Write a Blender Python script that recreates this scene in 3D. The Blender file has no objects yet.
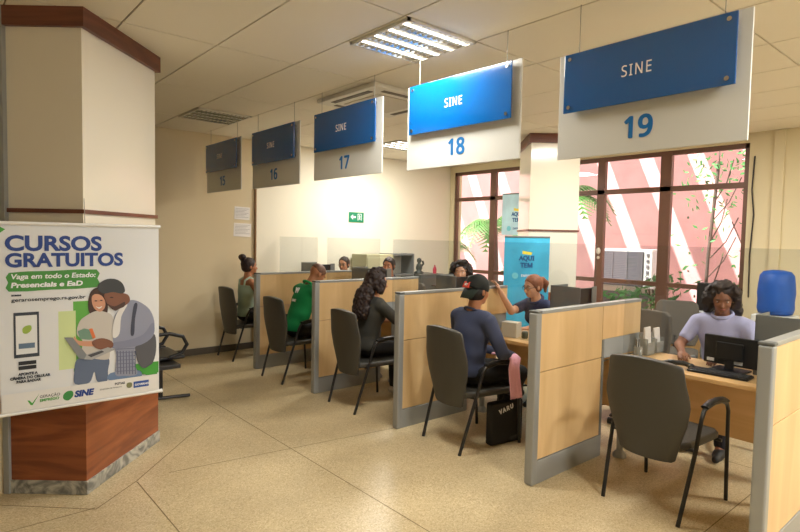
import bpy, bmesh, math, random
import numpy as np
from mathutils import Vector, Matrix, Euler
random.seed(7)
SC = bpy.context.scene
COL = SC.collection
R = math.radians

# ------------------------------------------------------------------ camera, world, sun, exposure
cam_d = bpy.data.cameras.new('camera'); cam = bpy.data.objects.new('camera', cam_d); COL.objects.link(cam)
M = Matrix(((0.75993033, 0.01916183, -0.64972203),
            (-0.64971215, 0.05236975, -0.75837427),
            (0.01949393, 0.99844391, 0.05224703)))
# rows of M are the world axes in camera space, so M is camera -> world
cam.matrix_world = Matrix.Translation((0, 0, 1.65)) @ M.to_4x4()
cam_d.sensor_width = 36; cam_d.lens = 556.08 / 800 * 36; cam_d.clip_start = 0.05; cam_d.clip_end = 200
SC.camera = cam
world = bpy.data.worlds.new('world'); SC.world = world; world.use_nodes = True
bg = world.node_tree.nodes['Background']; bg.inputs[0].default_value = (0.93, 0.965, 1.0, 1); bg.inputs[1].default_value = 2.2
sun_d = bpy.data.lights.new('sun', 'SUN'); sun = bpy.data.objects.new('sun', sun_d); COL.objects.link(sun)
sun_d.energy = 14.0; sun_d.angle = R(0.6); sun_d.color = (1, 0.97, 0.93)
sun.rotation_euler = Vector((0.55, -0.42, -1.0)).to_track_quat('-Z', 'Y').to_euler()
SC.cycles.transparent_max_bounces = 32
SC.view_settings.view_transform = 'Standard'; SC.view_settings.look = 'None'
SC.view_settings.exposure = 0.12; SC.view_settings.gamma = 1.0; SC.view_settings.use_curve_mapping = False
AMB_POWER = 60.0      # ceiling fixtures of the hall

# ------------------------------------------------------------------ materials
def lin(c):
    return tuple(((v / 255) / 12.92 if v / 255 <= 0.04045 else ((v / 255 + 0.055) / 1.055) ** 2.4) for v in c)
MATS = {}
def mat(name, rgb, rough=0.6, metal=0.0, noise=0.0, scale=20.0, bump=0.0, coat=0.0, trans=0.0, spec=0.5, alpha=1.0, emit=None):
    if name in MATS: return MATS[name]
    m = bpy.data.materials.new(name); m.use_nodes = True; MATS[name] = m
    nt = m.node_tree; p = nt.nodes['Principled BSDF']
    c = lin(rgb)
    p.inputs['Base Color'].default_value = (*c, 1); p.inputs['Roughness'].default_value = rough
    p.inputs['Metallic'].default_value = metal; p.inputs['Specular IOR Level'].default_value = spec
    p.inputs['Coat Weight'].default_value = coat; p.inputs['Transmission Weight'].default_value = trans
    p.inputs['Alpha'].default_value = alpha
    if emit: p.inputs['Emission Color'].default_value = (*lin(rgb), 1); p.inputs['Emission Strength'].default_value = emit
    if noise or bump:
        tc = nt.nodes.new('ShaderNodeTexCoord'); n = nt.nodes.new('ShaderNodeTexNoise'); n.inputs['Scale'].default_value = scale
        n.inputs['Detail'].default_value = 4
        nt.links.new(tc.outputs['Object'], n.inputs['Vector'])
        if noise:
            r = nt.nodes.new('ShaderNodeValToRGB')
            r.color_ramp.elements[0].position = 0.3; r.color_ramp.elements[1].position = 0.7
            r.color_ramp.elements[0].color = (*[v * (1 - noise) for v in c], 1)
            r.color_ramp.elements[1].color = (*[min(1, v * (1 + noise)) for v in c], 1)
            nt.links.new(n.outputs['Fac'], r.inputs['Fac']); nt.links.new(r.outputs['Color'], p.inputs['Base Color'])
        if bump:
            b = nt.nodes.new('ShaderNodeBump'); b.inputs['Strength'].default_value = bump; b.inputs['Distance'].default_value = 0.01
            nt.links.new(n.outputs['Fac'], b.inputs['Height']); nt.links.new(b.outputs['Normal'], p.inputs['Normal'])
    return m
def wood(name, a, b, axis=0, scale=3.0, rough=0.45, coat=0.15, stretch=0.12):
    if name in MATS: return MATS[name]
    m = mat(name, a, rough, coat=coat); nt = m.node_tree; p = nt.nodes['Principled BSDF']
    tc = nt.nodes.new('ShaderNodeTexCoord'); mp = nt.nodes.new('ShaderNodeMapping')
    s = [scale * 4] * 3
    if axis == 'h': s = [scale * stretch * 4, scale * stretch * 4, scale * 4]
    else: s[axis] = scale * stretch * 4
    mp.inputs['Scale'].default_value = s
    n = nt.nodes.new('ShaderNodeTexNoise'); n.inputs['Scale'].default_value = 1.0; n.inputs['Detail'].default_value = 6; n.inputs['Distortion'].default_value = 1.2
    r = nt.nodes.new('ShaderNodeValToRGB'); r.color_ramp.elements[0].position = 0.35; r.color_ramp.elements[1].position = 0.68
    r.color_ramp.elements[0].color = (*lin(a), 1); r.color_ramp.elements[1].color = (*lin(b), 1)
    nt.links.new(tc.outputs['Object'], mp.inputs[0]); nt.links.new(mp.outputs[0], n.inputs['Vector'])
    nt.links.new(n.outputs['Fac'], r.inputs['Fac']); nt.links.new(r.outputs['Color'], p.inputs['Base Color'])
    return m
def glass(name, tint=(255, 255, 255), glossy=0.08, rough=0.02):
    m = bpy.data.materials.new(name); m.use_nodes = True; nt = m.node_tree; nt.nodes.clear()
    o = nt.nodes.new('ShaderNodeOutputMaterial'); t = nt.nodes.new('ShaderNodeBsdfTransparent'); g = nt.nodes.new('ShaderNodeBsdfGlossy')
    mx = nt.nodes.new('ShaderNodeMixShader'); lw = nt.nodes.new('ShaderNodeLayerWeight'); lw.inputs['Blend'].default_value = .5; f = nt.nodes.new('ShaderNodeMath'); f.operation = 'POWER'; f.inputs[1].default_value = 5.0; nt.links.new(lw.outputs['Facing'], f.inputs[0])
    ad = nt.nodes.new('ShaderNodeMath'); ad.operation = 'MULTIPLY_ADD'; ad.inputs[1].default_value = .3; ad.inputs[2].default_value = glossy * .5; ad.use_clamp = True
    t.inputs[0].default_value = (*lin(tint), 1); g.inputs['Roughness'].default_value = rough
    nt.links.new(f.outputs[0], ad.inputs[0]); nt.links.new(ad.outputs[0], mx.inputs[0])
    nt.links.new(t.outputs[0], mx.inputs[1]); nt.links.new(g.outputs[0], mx.inputs[2]); nt.links.new(mx.outputs[0], o.inputs[0])
    return m
def terrazzo():
    m = mat('terrazzo', (203, 182, 140), 0.3, spec=0.45); nt = m.node_tree; p = nt.nodes['Principled BSDF']
    tc = nt.nodes.new('ShaderNodeTexCoord')
    v = nt.nodes.new('ShaderNodeTexVoronoi'); v.inputs['Scale'].default_value = 150
    v2 = nt.nodes.new('ShaderNodeTexNoise'); v2.inputs['Scale'].default_value = 2.2; v2.inputs['Detail'].default_value = 5
    r = nt.nodes.new('ShaderNodeValToRGB'); e = r.color_ramp.elements
    e[0].position = 0.0; e[0].color = (*lin((180, 158, 118)), 1); e[1].position = 1.0; e[1].color = (*lin((224, 208, 172)), 1)
    x = e.new(0.35); x.color = (*lin((203, 184, 144)), 1); x = e.new(0.75); x.color = (*lin((209, 190, 151)), 1)
    sp = nt.nodes.new('ShaderNodeSeparateColor'); nt.links.new(v.outputs['Color'], sp.inputs[0]); nt.links.new(sp.outputs[0], r.inputs[0])
    mx = nt.nodes.new('ShaderNodeMixRGB'); mx.blend_type = 'MULTIPLY'; mx.inputs[0].default_value = 1.0
    r2 = nt.nodes.new('ShaderNodeValToRGB'); r2.color_ramp.elements[0].position = .3; r2.color_ramp.elements[0].color = (0.82, 0.81, 0.8, 1); r2.color_ramp.elements[1].position = .7; r2.color_ramp.elements[1].color = (1, 1, 1, 1)
    nt.links.new(tc.outputs['Object'], v.inputs['Vector']); nt.links.new(tc.outputs['Object'], v2.inputs['Vector'])
    nt.links.new(v2.outputs['Fac'], r2.inputs[0]); nt.links.new(r.outputs[0], mx.inputs[1]); nt.links.new(r2.outputs[0], mx.inputs[2])
    nt.links.new(mx.outputs[0], p.inputs['Base Color'])
    rr = nt.nodes.new('ShaderNodeMapRange'); rr.inputs[3].default_value = 0.22; rr.inputs[4].default_value = 0.42
    nt.links.new(v2.outputs['Fac'], rr.inputs[0]); nt.links.new(rr.outputs[0], p.inputs['Roughness'])
    return m
def marble():
    m = mat('grey_marble', (160, 158, 148), 0.3); nt = m.node_tree; p = nt.nodes['Principled BSDF']
    tc = nt.nodes.new('ShaderNodeTexCoord'); n = nt.nodes.new('ShaderNodeTexNoise'); n.inputs['Scale'].default_value = 7; n.inputs['Detail'].default_value = 8; n.inputs['Distortion'].default_value = 2.5
    r = nt.nodes.new('ShaderNodeValToRGB'); r.color_ramp.elements[0].position = 0.38; r.color_ramp.elements[1].position = 0.62
    r.color_ramp.elements[0].color = (*lin((112, 112, 106)), 1); r.color_ramp.elements[1].color = (*lin((190, 186, 172)), 1)
    nt.links.new(tc.outputs['Object'], n.inputs['Vector']); nt.links.new(n.outputs['Fac'], r.inputs[0]); nt.links.new(r.outputs[0], p.inputs['Base Color'])
    return m
W_TAN = mat('tan_wall', (220, 204, 170), 0.8, bump=0.05, scale=60)
W_CREAM = mat('cream_wall', (240, 234, 214), 0.75, bump=0.05, scale=60)
CEIL = mat('ceiling_tile', (234, 228, 212), 0.9, bump=0.12, scale=180)
TBAR = mat('ceiling_grid', (150, 136, 110), 0.6)
FLOOR = terrazzo(); MARBLE = marble()
JOINT = mat('floor_joint', (118, 100, 66), 0.6)
WOODCOL = wood('red_brown_wood', (120, 58, 28), (164, 92, 50), axis='h', scale=2.6, rough=.3, coat=.3)
CROWN = wood('dark_crown_wood', (96, 52, 36), (124, 72, 50), axis='h', scale=3)
PANELW = mat('white_wall_panel', (232, 224, 205), 0.16, spec=0.5)
MAPLE = wood('maple_laminate', (212, 177, 126), (225, 192, 142), axis=2, scale=1.6, rough=.4, coat=.1)
DESKW = wood('desk_laminate', (212, 172, 116), (226, 188, 134), axis=1, scale=1.6, rough=.33, coat=.15)
ALU = mat('grey_aluminium', (158, 160, 158), 0.42, metal=0.25)
GREYP = mat('grey_plastic', (120, 122, 120), 0.5)
BLACKM = mat('black_metal', (28, 27, 27), 0.35, spec=.6)
BLACKP = mat('black_plastic', (30, 30, 32), 0.4)
VINYL = mat('charcoal_vinyl', (66, 64, 58), 0.5, bump=0.15, scale=220)
OFFICEF = mat('taupe_office_fabric', (96, 90, 82), 0.8, bump=0.2, scale=260)
CHROME = mat('chrome', (200, 200, 200), 0.15, metal=1)
WHITEP = mat('white_board', (232, 234, 236), 0.45)
BLUE = mat('blue_acrylic', (0, 88, 160), 0.12, spec=0.7, coat=0.6)
NUMB = mat('number_blue', (18, 112, 182), 0.4)
WHITEL = mat('white_lettering', (240, 242, 244), 0.5)
WIRE = mat('steel_wire', (150, 145, 135), 0.4, metal=.6)
WINF = mat('brown_window_frame', (112, 80, 64), 0.45)
GLASS = glass('window_glass', (250, 252, 250), 0.05)
ACRY = glass('clear_acrylic', (243, 245, 246), 0.08, 0.03)
DARKS = mat('dark_baseboard', (92, 84, 72), 0.5)

# ------------------------------------------------------------------ mesh helpers
class MB:
    def __init__(s): s.v = []; s.f = []; s.sm = []; s.mi = []
    def add(s, vs, fs, smooth=False, mi=0):
        o = len(s.v); s.v += [tuple(v) for v in vs]
        for f in fs: s.f.append([i + o for i in f]); s.sm.append(smooth); s.mi.append(mi)
        return s
    def box(s, x0, x1, y0, y1, z0, z1, T=None, mi=0):
        vs = [Vector((x, y, z)) for z in (z0, z1) for y in (y0, y1) for x in (x0, x1)]
        if T: vs = [T @ v for v in vs]
        return s.add(vs, [(0, 2, 3, 1), (4, 5, 7, 6), (0, 1, 5, 4), (2, 6, 7, 3), (0, 4, 6, 2), (1, 3, 7, 5)], mi=mi)
    def cyl(s, a, b, r, r2=None, n=16, caps=True, mi=0):
        a = Vector(a); b = Vector(b); r2 = r if r2 is None else r2
        d = (b - a).normalized(); u = d.orthogonal().normalized(); w = d.cross(u)
        vs = []
        for c, rr in ((a, r), (b, r2)):
            for i in range(n):
                t = 2 * math.pi * i / n; vs.append(c + (u * math.cos(t) + w * math.sin(t)) * rr)
        s.add(vs, [(i, (i + 1) % n, n + (i + 1) % n, n + i) for i in range(n)], True, mi)
        if caps: s.add([vs[i] for i in range(n)], [tuple(range(n - 1, -1, -1))], mi=mi); s.add(vs[n:], [tuple(range(n))], mi=mi)
        return s
    def tube(s, pts, r, n=10, closed=False, flat=1.0, mi=0):
        pts = [Vector(p) for p in pts]; vs = []; N = len(pts); up = None
        for i, p in enumerate(pts):
            if closed: d = pts[(i + 1) % N] - pts[i - 1]
            else: d = pts[min(i + 1, N - 1)] - pts[max(i - 1, 0)]
            d.normalize()
            if up is None: up = d.orthogonal().normalized() if abs(d.z) > .9 else Vector((0, 0, 1))
            u = d.cross(up);
            if u.length < 1e-4: u = d.orthogonal()
            u.normalize(); w = u.cross(d); up = w
            for k in range(n):
                t = 2 * math.pi * k / n; vs.append(p + (u * math.cos(t) + w * math.sin(t) * flat) * r)
        fs = []
        for i in range(N if closed else N - 1):
            j = (i + 1) % N
            for k in range(n): fs.append((i * n + k, i * n + (k + 1) % n, j * n + (k + 1) % n, j * n + k))
        s.add(vs, fs, True, mi)
        if not closed: s.add(vs[:n], [tuple(range(n - 1, -1, -1))], mi=mi); s.add(vs[-n:], [tuple(range(n))], mi=mi)
        return s
    def prism(s, poly, z0, z1, mi=0, T=None):
        n = len(poly); vs = [Vector((x, y, z0)) for x, y in poly] + [Vector((x, y, z1)) for x, y in poly]
        if T: vs = [T @ v for v in vs]
        s.add(vs, [tuple(range(n - 1, -1, -1)), tuple(range(n, 2 * n))] + [(i, (i + 1) % n, n + (i + 1) % n, n + i) for i in range(n)], mi=mi)
        return s
    def lathe(s, prof, c=(0, 0, 0), n=20, T=None, mi=0, sx=1, sy=1):
        vs = []
        for r, z in prof:
            for i in range(n):
                t = 2 * math.pi * i / n; v = Vector((c[0] + r * sx * math.cos(t), c[1] + r * sy * math.sin(t), c[2] + z)); vs.append(T @ v if T else v)
        fs = [(j * n + i, j * n + (i + 1) % n, (j + 1) * n + (i + 1) % n, (j + 1) * n + i) for j in range(len(prof) - 1) for i in range(n)]
        s.add(vs, fs, True, mi)
        s.add(vs[:n], [tuple(range(n - 1, -1, -1))], mi=mi); s.add(vs[-n:], [tuple(range(n))], mi=mi)
        return s
    def ball(s, c, r, n=16, m=10, sc=(1, 1, 1), T=None, mi=0):
        prof = [(max(1e-4, r * math.sin(math.pi * j / m)), -r * math.cos(math.pi * j / m)) for j in range(m + 1)]
        vs = []
        for q, z in prof:
            for i in range(n):
                t = 2 * math.pi * i / n; v = Vector((c[0] + q * math.cos(t) * sc[0], c[1] + q * math.sin(t) * sc[1], c[2] + z * sc[2])); vs.append(T @ v if T else v)
        return s.add(vs, [(j * n + i, j * n + (i + 1) % n, (j + 1) * n + (i + 1) % n, (j + 1) * n + i) for j in range(m) for i in range(n)], True, mi)
    def build(s, name, m, parent=None, bevel=0.0, seg=2, loc=None, rot=None):
        me = bpy.data.meshes.new(name); me.from_pydata(s.v, [], s.f); me.update()
        me.polygons.foreach_set('use_smooth', s.sm)
        ms = m if isinstance(m, (list, tuple)) else [m]
        for q in ms: me.materials.append(q)
        if len(ms) > 1: me.polygons.foreach_set('material_index', s.mi)
        o = bpy.data.objects.new(name, me); COL.objects.link(o)
        if parent: o.parent = parent
        if loc: o.location = loc
        if rot: o.rotation_euler = rot
        if bevel:
            b = o.modifiers.new('bevel', 'BEVEL'); b.width = bevel; b.segments = seg; b.limit_method = 'ANGLE'; b.angle_limit = R(40)
        return o
def empty(name, loc=(0, 0, 0), rz=0.0):
    o = bpy.data.objects.new(name, None); COL.objects.link(o); o.location = loc; o.rotation_euler = (0, 0, rz); o.empty_display_size = .1
    return o
def tag(o, label=None, cat=None, group=None, kind=None):
    if label: o['label'] = label
    if cat: o['category'] = cat
    if group: o['group'] = group
    if kind: o['kind'] = kind
    return o
def S(o): o['kind'] = 'structure'; return o
def copy_tree(o, parent=None):
    c = o.copy(); COL.objects.link(c); c.parent = parent
    for ch in list(o.children): copy_tree(ch, c)
    return c
def _font():
    import os
    try:
        p = os.path.join(bpy.utils.system_resource('DATAFILES', path='fonts'), 'NotoSansMath-Regular.woff2')
        return bpy.data.fonts.load(p) if os.path.exists(p) else None
    except Exception: return None
FONT = _font()
def text_obj(name, body, size, m, parent, T, extrude=0.001, bold=0.0, align='CENTER', sx=1.0, shear=0.0, spacing=1.0, label=None, plain=False, fat=0.0):
    cu = bpy.data.curves.new(name, 'FONT'); cu.body = body
    if FONT and not plain: cu.font = FONT
    cu.size = size; cu.extrude = extrude; cu.offset = bold
    cu.align_x = align; cu.align_y = 'CENTER'; cu.shear = shear; cu.space_character = spacing; cu.resolution_u = 4
    tmp = bpy.data.objects.new(name, cu); COL.objects.link(tmp)
    bpy.context.view_layer.update()
    me = bpy.data.meshes.new_from_object(tmp.evaluated_get(bpy.context.evaluated_depsgraph_get()))
    bpy.data.objects.remove(tmp); bpy.data.curves.remove(cu)
    if fat:
        bmx = bmesh.new()
        for dx, dy in ((0, 0), (fat, 0), (-fat, 0), (0, fat * .7), (0, -fat * .7), (fat * .7, fat * .5), (-fat * .7, -fat * .5), (fat * .7, -fat * .5), (-fat * .7, fat * .5)):
            k = me.copy(); k.transform(Matrix.Translation((dx, dy, dx * .02 + dy * .013))); bmx.from_mesh(k); bpy.data.meshes.remove(k)
        bmx.to_mesh(me); bmx.free()
    me.transform(T @ Matrix.Diagonal((sx, 1, 1, 1))); me.materials.clear(); me.materials.append(m); me.name = name
    o = bpy.data.objects.new(name, me); COL.objects.link(o); o.parent = parent
    if label: o['label'] = label
    return o
def face_T(origin, xdir, up=(0, 0, 1)):
    """matrix whose local x runs along xdir, local y along up, local z out of the surface"""
    x = Vector(xdir).normalized(); y = Vector(up).normalized(); z = x.cross(y)
    return Matrix.Translation(origin) @ Matrix((x, y, z)).transposed().to_4x4()

# ------------------------------------------------------------------ room shell
XW, YF, ZC = 7.60, 7.45, 2.985
PY = [0.86, 2.20, 3.59, 4.93, 6.27]          # partition rows (aisle ends at X = 3.08)
PX = 3.08
b = MB(); b.box(-5, XW, -5, YF, -0.08, 0)
def strip(x0, y0, x1, y1, w=0.006):
    a = Vector((x0, y0, 0)); c = Vector((x1, y1, 0)); d = (c - a).normalized(); n = Vector((-d.y, d.x, 0)) * w / 2
    b.add([a - n + Vector((0, 0, .0008)), c - n + Vector((0, 0, .0008)), c + n + Vector((0, 0, .0008)), a + n + Vector((0, 0, .0008))], [(0, 1, 2, 3)], mi=1)
strip(2.125, -4, 2.125, 7.4); strip(1.25, 3.86, 3.08, 3.60); strip(1.04, 3.84, 1.04, -4)
strip(0.30, 4.02, 0.745, 3.60); strip(0.745, 3.60, 1.04, 3.855); strip(1.04, 3.855, 1.95, 4.85)
strip(1.04, 2.3, 3.08, 2.3) if False else None
strip(3.2, 1.2, 7.5, 1.2); strip(-4, 3.62, .745, 3.62); strip(4.6, -4, 4.6, 7.4)
strip(0.9, 6.3, 2.125, 6.3); strip(-4, 1.0, 1.04, 1.0)
S(b.build('floor', [FLOOR, JOINT]))

XS = [-5, -4.0, -3.35, -2.7, -2.07, -1.45, -.83, -0.22, 0.39, 0.99, 1.61, 2.235, 2.875, 3.56, 4.31, 4.99, 5.64, 6.29, 6.94, 7.6]
YS = [-5, -4.0, -2.68, -1.35, -.03, 1.29, 2.61, 3.93, 5.25, 6.57, 7.45]
b = MB(); b.box(-5, XW, -5, YF, ZC + .012, ZC + .06, mi=1)
g = .006
for i in range(len(XS) - 1):
    for j in range(len(YS) - 1): b.box(XS[i] + g, XS[i + 1] - g, YS[j] + g, YS[j + 1] - g, ZC, ZC + .014)
S(b.build('ceiling', [CEIL, TBAR]))

XC = 3.62   # conduit where the far wall goes from tan to cream
b = MB(); b.box(-5, XC, YF, YF + .15, 0, ZC + .1); b.box(XC, XW + .2, YF, YF + .15, 0, ZC + .1, mi=1)
S(b.build('wall_far', [W_TAN, W_CREAM]))
b = MB(); b.cyl((XC, YF - .02, 0.1), (XC, YF - .02, 2.3), .016, n=10); S(b.build('trim_1', mat('brown_conduit', (150, 118, 84), .5)))
b = MB(); b.box(-5, 7.5, YF - .02, YF, 0, .09); S(b.build('baseboard_far', DARKS, bevel=.004))
# window wall: window_1 spans Y 5.3..7.33, window_2 spans Y 2.42..5.0
WZ0, WZ1 = 0.35, 2.87
b = MB()
b.box(XW, XW + .2, -5, 2.42, 0, ZC + .1); b.box(XW, XW + .2, 2.42, 7.45, WZ1, ZC + .1)
b.box(XW, XW + .2, 2.42, 7.45, 0, WZ0); b.box(XW, XW + .2, 4.85, 5.45, WZ0, WZ1); b.box(XW, XW + .2, 7.34, 7.45, WZ0, WZ1)
S(b.build('wall_window', mat('warm_beige_paint', (226, 214, 178), .75, bump=.05, scale=60)))
b = MB(); b.box(XW - .03, XW, 2.05, 2.16, 0, ZC - .01); S(b.build('trim_2', mat('warm_beige_paint', (226, 214, 178)), bevel=.004))
def window(name, y0, y1, mull, bars):
    w = S(empty(name, (XW + .05, 0, 0)))
    f = MB(); t = .045
    f.box(-.03, .03, y0, y1, WZ1 - .06, WZ1); f.box(-.03, .03, y0, y1, WZ0, WZ0 + .06)
    f.box(-.03, .03, y0, y0 + .055, WZ0, WZ1); f.box(-.03, .03, y1 - .055, y1, WZ0, WZ1)
    for y, wd in mull: f.box(-.035, .035, y - wd / 2, y + wd / 2, WZ0, WZ1)
    f.box(-.035, .035, y0, y1, 2.33, 2.40)
    for z in bars: f.box(-.03, .03, y0, y1, z - .03, z + .03)
    f.build('window_frame', WINF, w, bevel=.004)
    g_ = MB(); g_.box(-.004, .004, y0 + .03, y1 - .03, WZ0 + .03, WZ1 - .03); g_.build('glass', GLASS, w)
    return w
w1 = window('window_1', 5.45, 7.34, [(6.42, .12)], [1.05])
w2 = window('window_2', 2.42, 4.85, [(4.36, .12), (3.42, .15)], [1.07])
h = MB(); h.ball((-.045, 4.36, 1.50), .05, sc=(.4, .7, 1)); h.ball((-.045, 4.36, 1.40), .03, sc=(.4, .8, .8)); h.build('window_latch', mat('latch_white', (225, 218, 205), .4), w2)
b = MB(); b.tube([(XW - .01, 2.36, 2.7), (XW - .02, 2.37, 2.3), (XW - .015, 2.34, 2.0), (XW - .02, 2.36, 1.5), (XW - .02, 2.35, 1.0)], .008); S(b.build('trim_3', mat('black_cable', (40, 36, 34), .5)))

b = MB(); b.box(-5.15, -5, -5, YF, 0, ZC + .1); b.box(-5.0, 0.5, -5.15, -5, 0, ZC + .1); b.box(4.5, XW, -5.15, -5, 0, ZC + .1); b.box(0.5, 4.5, -5.15, -5, 2.5, ZC + .1); S(b.build('wall_back', W_TAN))

# the two slanted columns (0.6 m along the face we see, 0.9 m deep), panelled, with a wooden crown and marble foot
def column(corner, name, wleft, lower_wood):
    e1 = Vector((-.76, .65)).normalized(); e2 = Vector((.69, .72)).normalized()
    c = Vector(corner)
    def poly(g_):
        p = c - e1 * g_ - e2 * g_
        return [p, p + e2 * (.89 + 2 * g_), p + e2 * (.89 + 2 * g_) + e1 * (wleft + 2 * g_), p + e1 * (wleft + 2 * g_)]
    w = S(empty(name, (c.x, c.y, 0)))
    def P(g_): return [(v.x - c.x, v.y - c.y) for v in poly(g_)]
    x = MB(); x.prism(P(0.0), 0, ZC)
    x.build('core', PANELW, w)
    x = MB(); x.prism(P(.022), 0, .085); x.build('marble_foot', MARBLE, w, bevel=.004)
    x = MB(); x.prism(P(.012), .085, .98 if lower_wood else .5); x.build('wood_cladding', WOODCOL, w)
    x = MB(); x.prism(P(.014), 1.755, 1.78); x.build('rail', CROWN, w)
    x = MB(); x.prism(P(.03), ZC - .115, ZC + .001); x.build('crown', CROWN, w)
    return w
cA = column((.745, 3.862), 'wall_column', .46, True)
x = MB(); x.box(-.02, .02, -.02, .02, 0, ZC); o = S(x.build('trim_4', ALU, bevel=.003, loc=(.375, 4.165, 0), rot=(0, 0, R(45))))
x = MB(); x.prism([(.36, 4.18), (-.6, 4.18), (-.6, 4.9), (.36, 4.9)], 0, ZC); S(x.build('wall_left', W_TAN))
cB = column((6.32, 3.92), 'wall_column', .62, True)

# ------------------------------------------------------------------ outside the windows
b = MB(); b.box(11.2, 11.4, -2, 16, -.2, 5.2); S(b.build('wall_outside', mat('pink_plaster', (240, 180, 180), .85, noise=.1, scale=2)))
b = MB(); b.box(7.81, 11.2, -2, 16, -.2, 0); S(b.build('floor_outside', mat('pale_concrete', (190, 180, 168), .9, noise=.08)))
pg = empty('shadow_slats', (9.0, 5.0, 0));  # unseen slats added to break the sun into stripes on the pink wall
for i in range(14):
    x = MB(); y = -3.6 + i * .95; x.box(-.9, 2.18, y, y + .62, 4.6, 4.68); x.build('beam', mat('white_beam', (225, 215, 205), .7), pg)
x = MB(); x.box(-.95, -.85, -5, 9, 4.5, 4.6); x.build('rail', MATS['white_beam'], pg)
for y in (-4.9, 8.8):
    x = MB(); x.box(-.97, -.83, y, y + .14, 0, 4.5); x.build('post', MATS['white_beam'], pg)
tag(pg, 'added unseen slats over the yard, shaping sun stripes on the pink wall', 'shadow_slats')
# condenser
ac = empty('air_conditioner_condenser', (9.2, 4.68, 0)); ACW = mat('condenser_white', (226, 222, 220), .5)
x = MB(); x.box(-.2, .25, -.48, .48, .88, 1.52); x.build('casing', ACW, ac, bevel=.01)
x = MB()
for i in range(19): x.box(-.215, -.2, -.33, .46, .92 + i * .03, .928 + i * .03)
for i in range(4): x.box(-.222, -.215, -.33 + i * .26, -.318 + i * .26, .91, 1.47)
x.build('grille', mat('grille_grey', (118, 112, 118), .5), ac)
x = MB(); x.box(-.212, -.204, -.34, .47, .90, 1.48); x.build('coil', mat('coil_grey', (96, 92, 100), .6), ac)
for i in range(6): x = MB(); x.box(-.215, -.2, -.43, -.39, .93 + i * .095, .98 + i * .095); x.build('side_louvre', MATS['grille_grey'], ac)
x = MB(); x.box(-.22, .28, -.52, .52, 0, .88); x.build('stand', mat('masonry', (205, 190, 182), .8), ac)
x = MB(); x.box(-.235, -.22, -.45, .45, .35, .8); x.build('lower_grille', MATS['grille_grey'], ac)
tag(ac, 'white outdoor air conditioner unit with grey grille behind the window', 'air conditioner')
BARK = mat('bark', (110, 92, 84), .9); LEAF = mat('palm_leaf', (88, 140, 70), .5); LEAF2 = mat('bush_leaf', (70, 130, 66), .6)
def frond(mb, base, az, L, droop, w=.35, n=16):
    base = Vector(base); d = Vector((math.cos(az), math.sin(az), 0)); side = Vector((-d.y, d.x, 0))
    pts = [base + d * L * (i / n) + Vector((0, 0, (math.sin(i / n * 2.2) * .55 - droop * (i / n) ** 2) * L * .6)) for i in range(n + 1)]
    mb.tube(pts, .008, n=5)
    for i in range(2, n + 1):
        q = w * math.sin(math.pi * min(1, (i / n) * .9 + .08)) + .05
        for s_ in (-1, 1):
            p = pts[i]; e = p + side * s_ * q + d * q * .6 + Vector((0, 0, -q * .55)); t = (pts[i] - pts[i - 1]) * .33
            mb.add([p - t, p + t, e], [(0, 1, 2)]); mb.add([p - t + Vector((0, 0, .003)), e + Vector((0, 0, .003)), p + t + Vector((0, 0, .003))], [(0, 1, 2)])
def palm(x, y, hgt, nf, L, label, seed, z=0.0):
    random.seed(seed); o = empty('palm_tree', (x, y, z))
    t = MB(); t.tube([(0, 0, 0), (.05, .03, hgt * .5), (0, .06, hgt)], .05, n=8); t.build('trunk', BARK, o)
    f = MB()
    for i in range(nf): frond(f, (0, .06, hgt - random.random() * .2), i * 2.4 + random.random(), L * (.8 + .4 * random.random()), .9 + random.random() * .6)
    f.build('fronds', LEAF, o); tag(o, label, 'palm tree'); return o
palm(9.3, 7.7, 2.0, 11, .9, 'palm tree seen through the left half of the window beside the far wall', 1)
palm(9.6, 9.6, 1.5, 9, .8, 'low palm against the pink wall behind the leftmost window pane', 2)
palm(9.3, 6.0, 2.6, 9, .75, 'palm whose fronds show in the small top panes left of the column', 3)
def sapling(x, y, H_, lean, lab, seed, crown):
    random.seed(seed); o = empty('sapling', (x, y, 0)); t = MB()
    top = Vector((lean[0], lean[1], H_)); t.tube([(0, 0, 0), top * .5 + Vector((0, .03, 0)), top], .025, n=8)
    for i in range(7):
        z = .3 + .1 * i; p = top * z; a = random.random() * 6.3; t.tube([p, p + Vector((math.cos(a) * .15, math.sin(a) * .2, .25)), p + Vector((math.cos(a) * .2, math.sin(a) * .35, .6))], .009, n=5)
    t.build('stem', BARK, o); f = MB()
    for i in range(crown):
        c = top + Vector((random.gauss(0, .22), random.gauss(0, .3), random.gauss(-.15, .3))) if random.random() < .7 else top * random.random() + Vector((random.gauss(0, .15), random.gauss(0, .25), .1))
        u = Vector((random.gauss(0, 1), random.gauss(0, 1), random.gauss(0, 1))).normalized() * .05; w = u.orthogonal().normalized() * .022
        f.add([c - u, c + w, c + u, c - w], [(0, 1, 2, 3)])
    f.build('leaves', LEAF2, o); tag(o, lab, 'tree')
sapling(8.9, 3.35, 2.85, (0.0, -.12, 0), 'thin sapling with leafy top behind the right window pane', 5, 260)
sapling(9.3, 3.0, 2.3, (.1, -.3, 0), 'bare bent sapling right of the leafy one behind the window', 6, 60)
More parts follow.
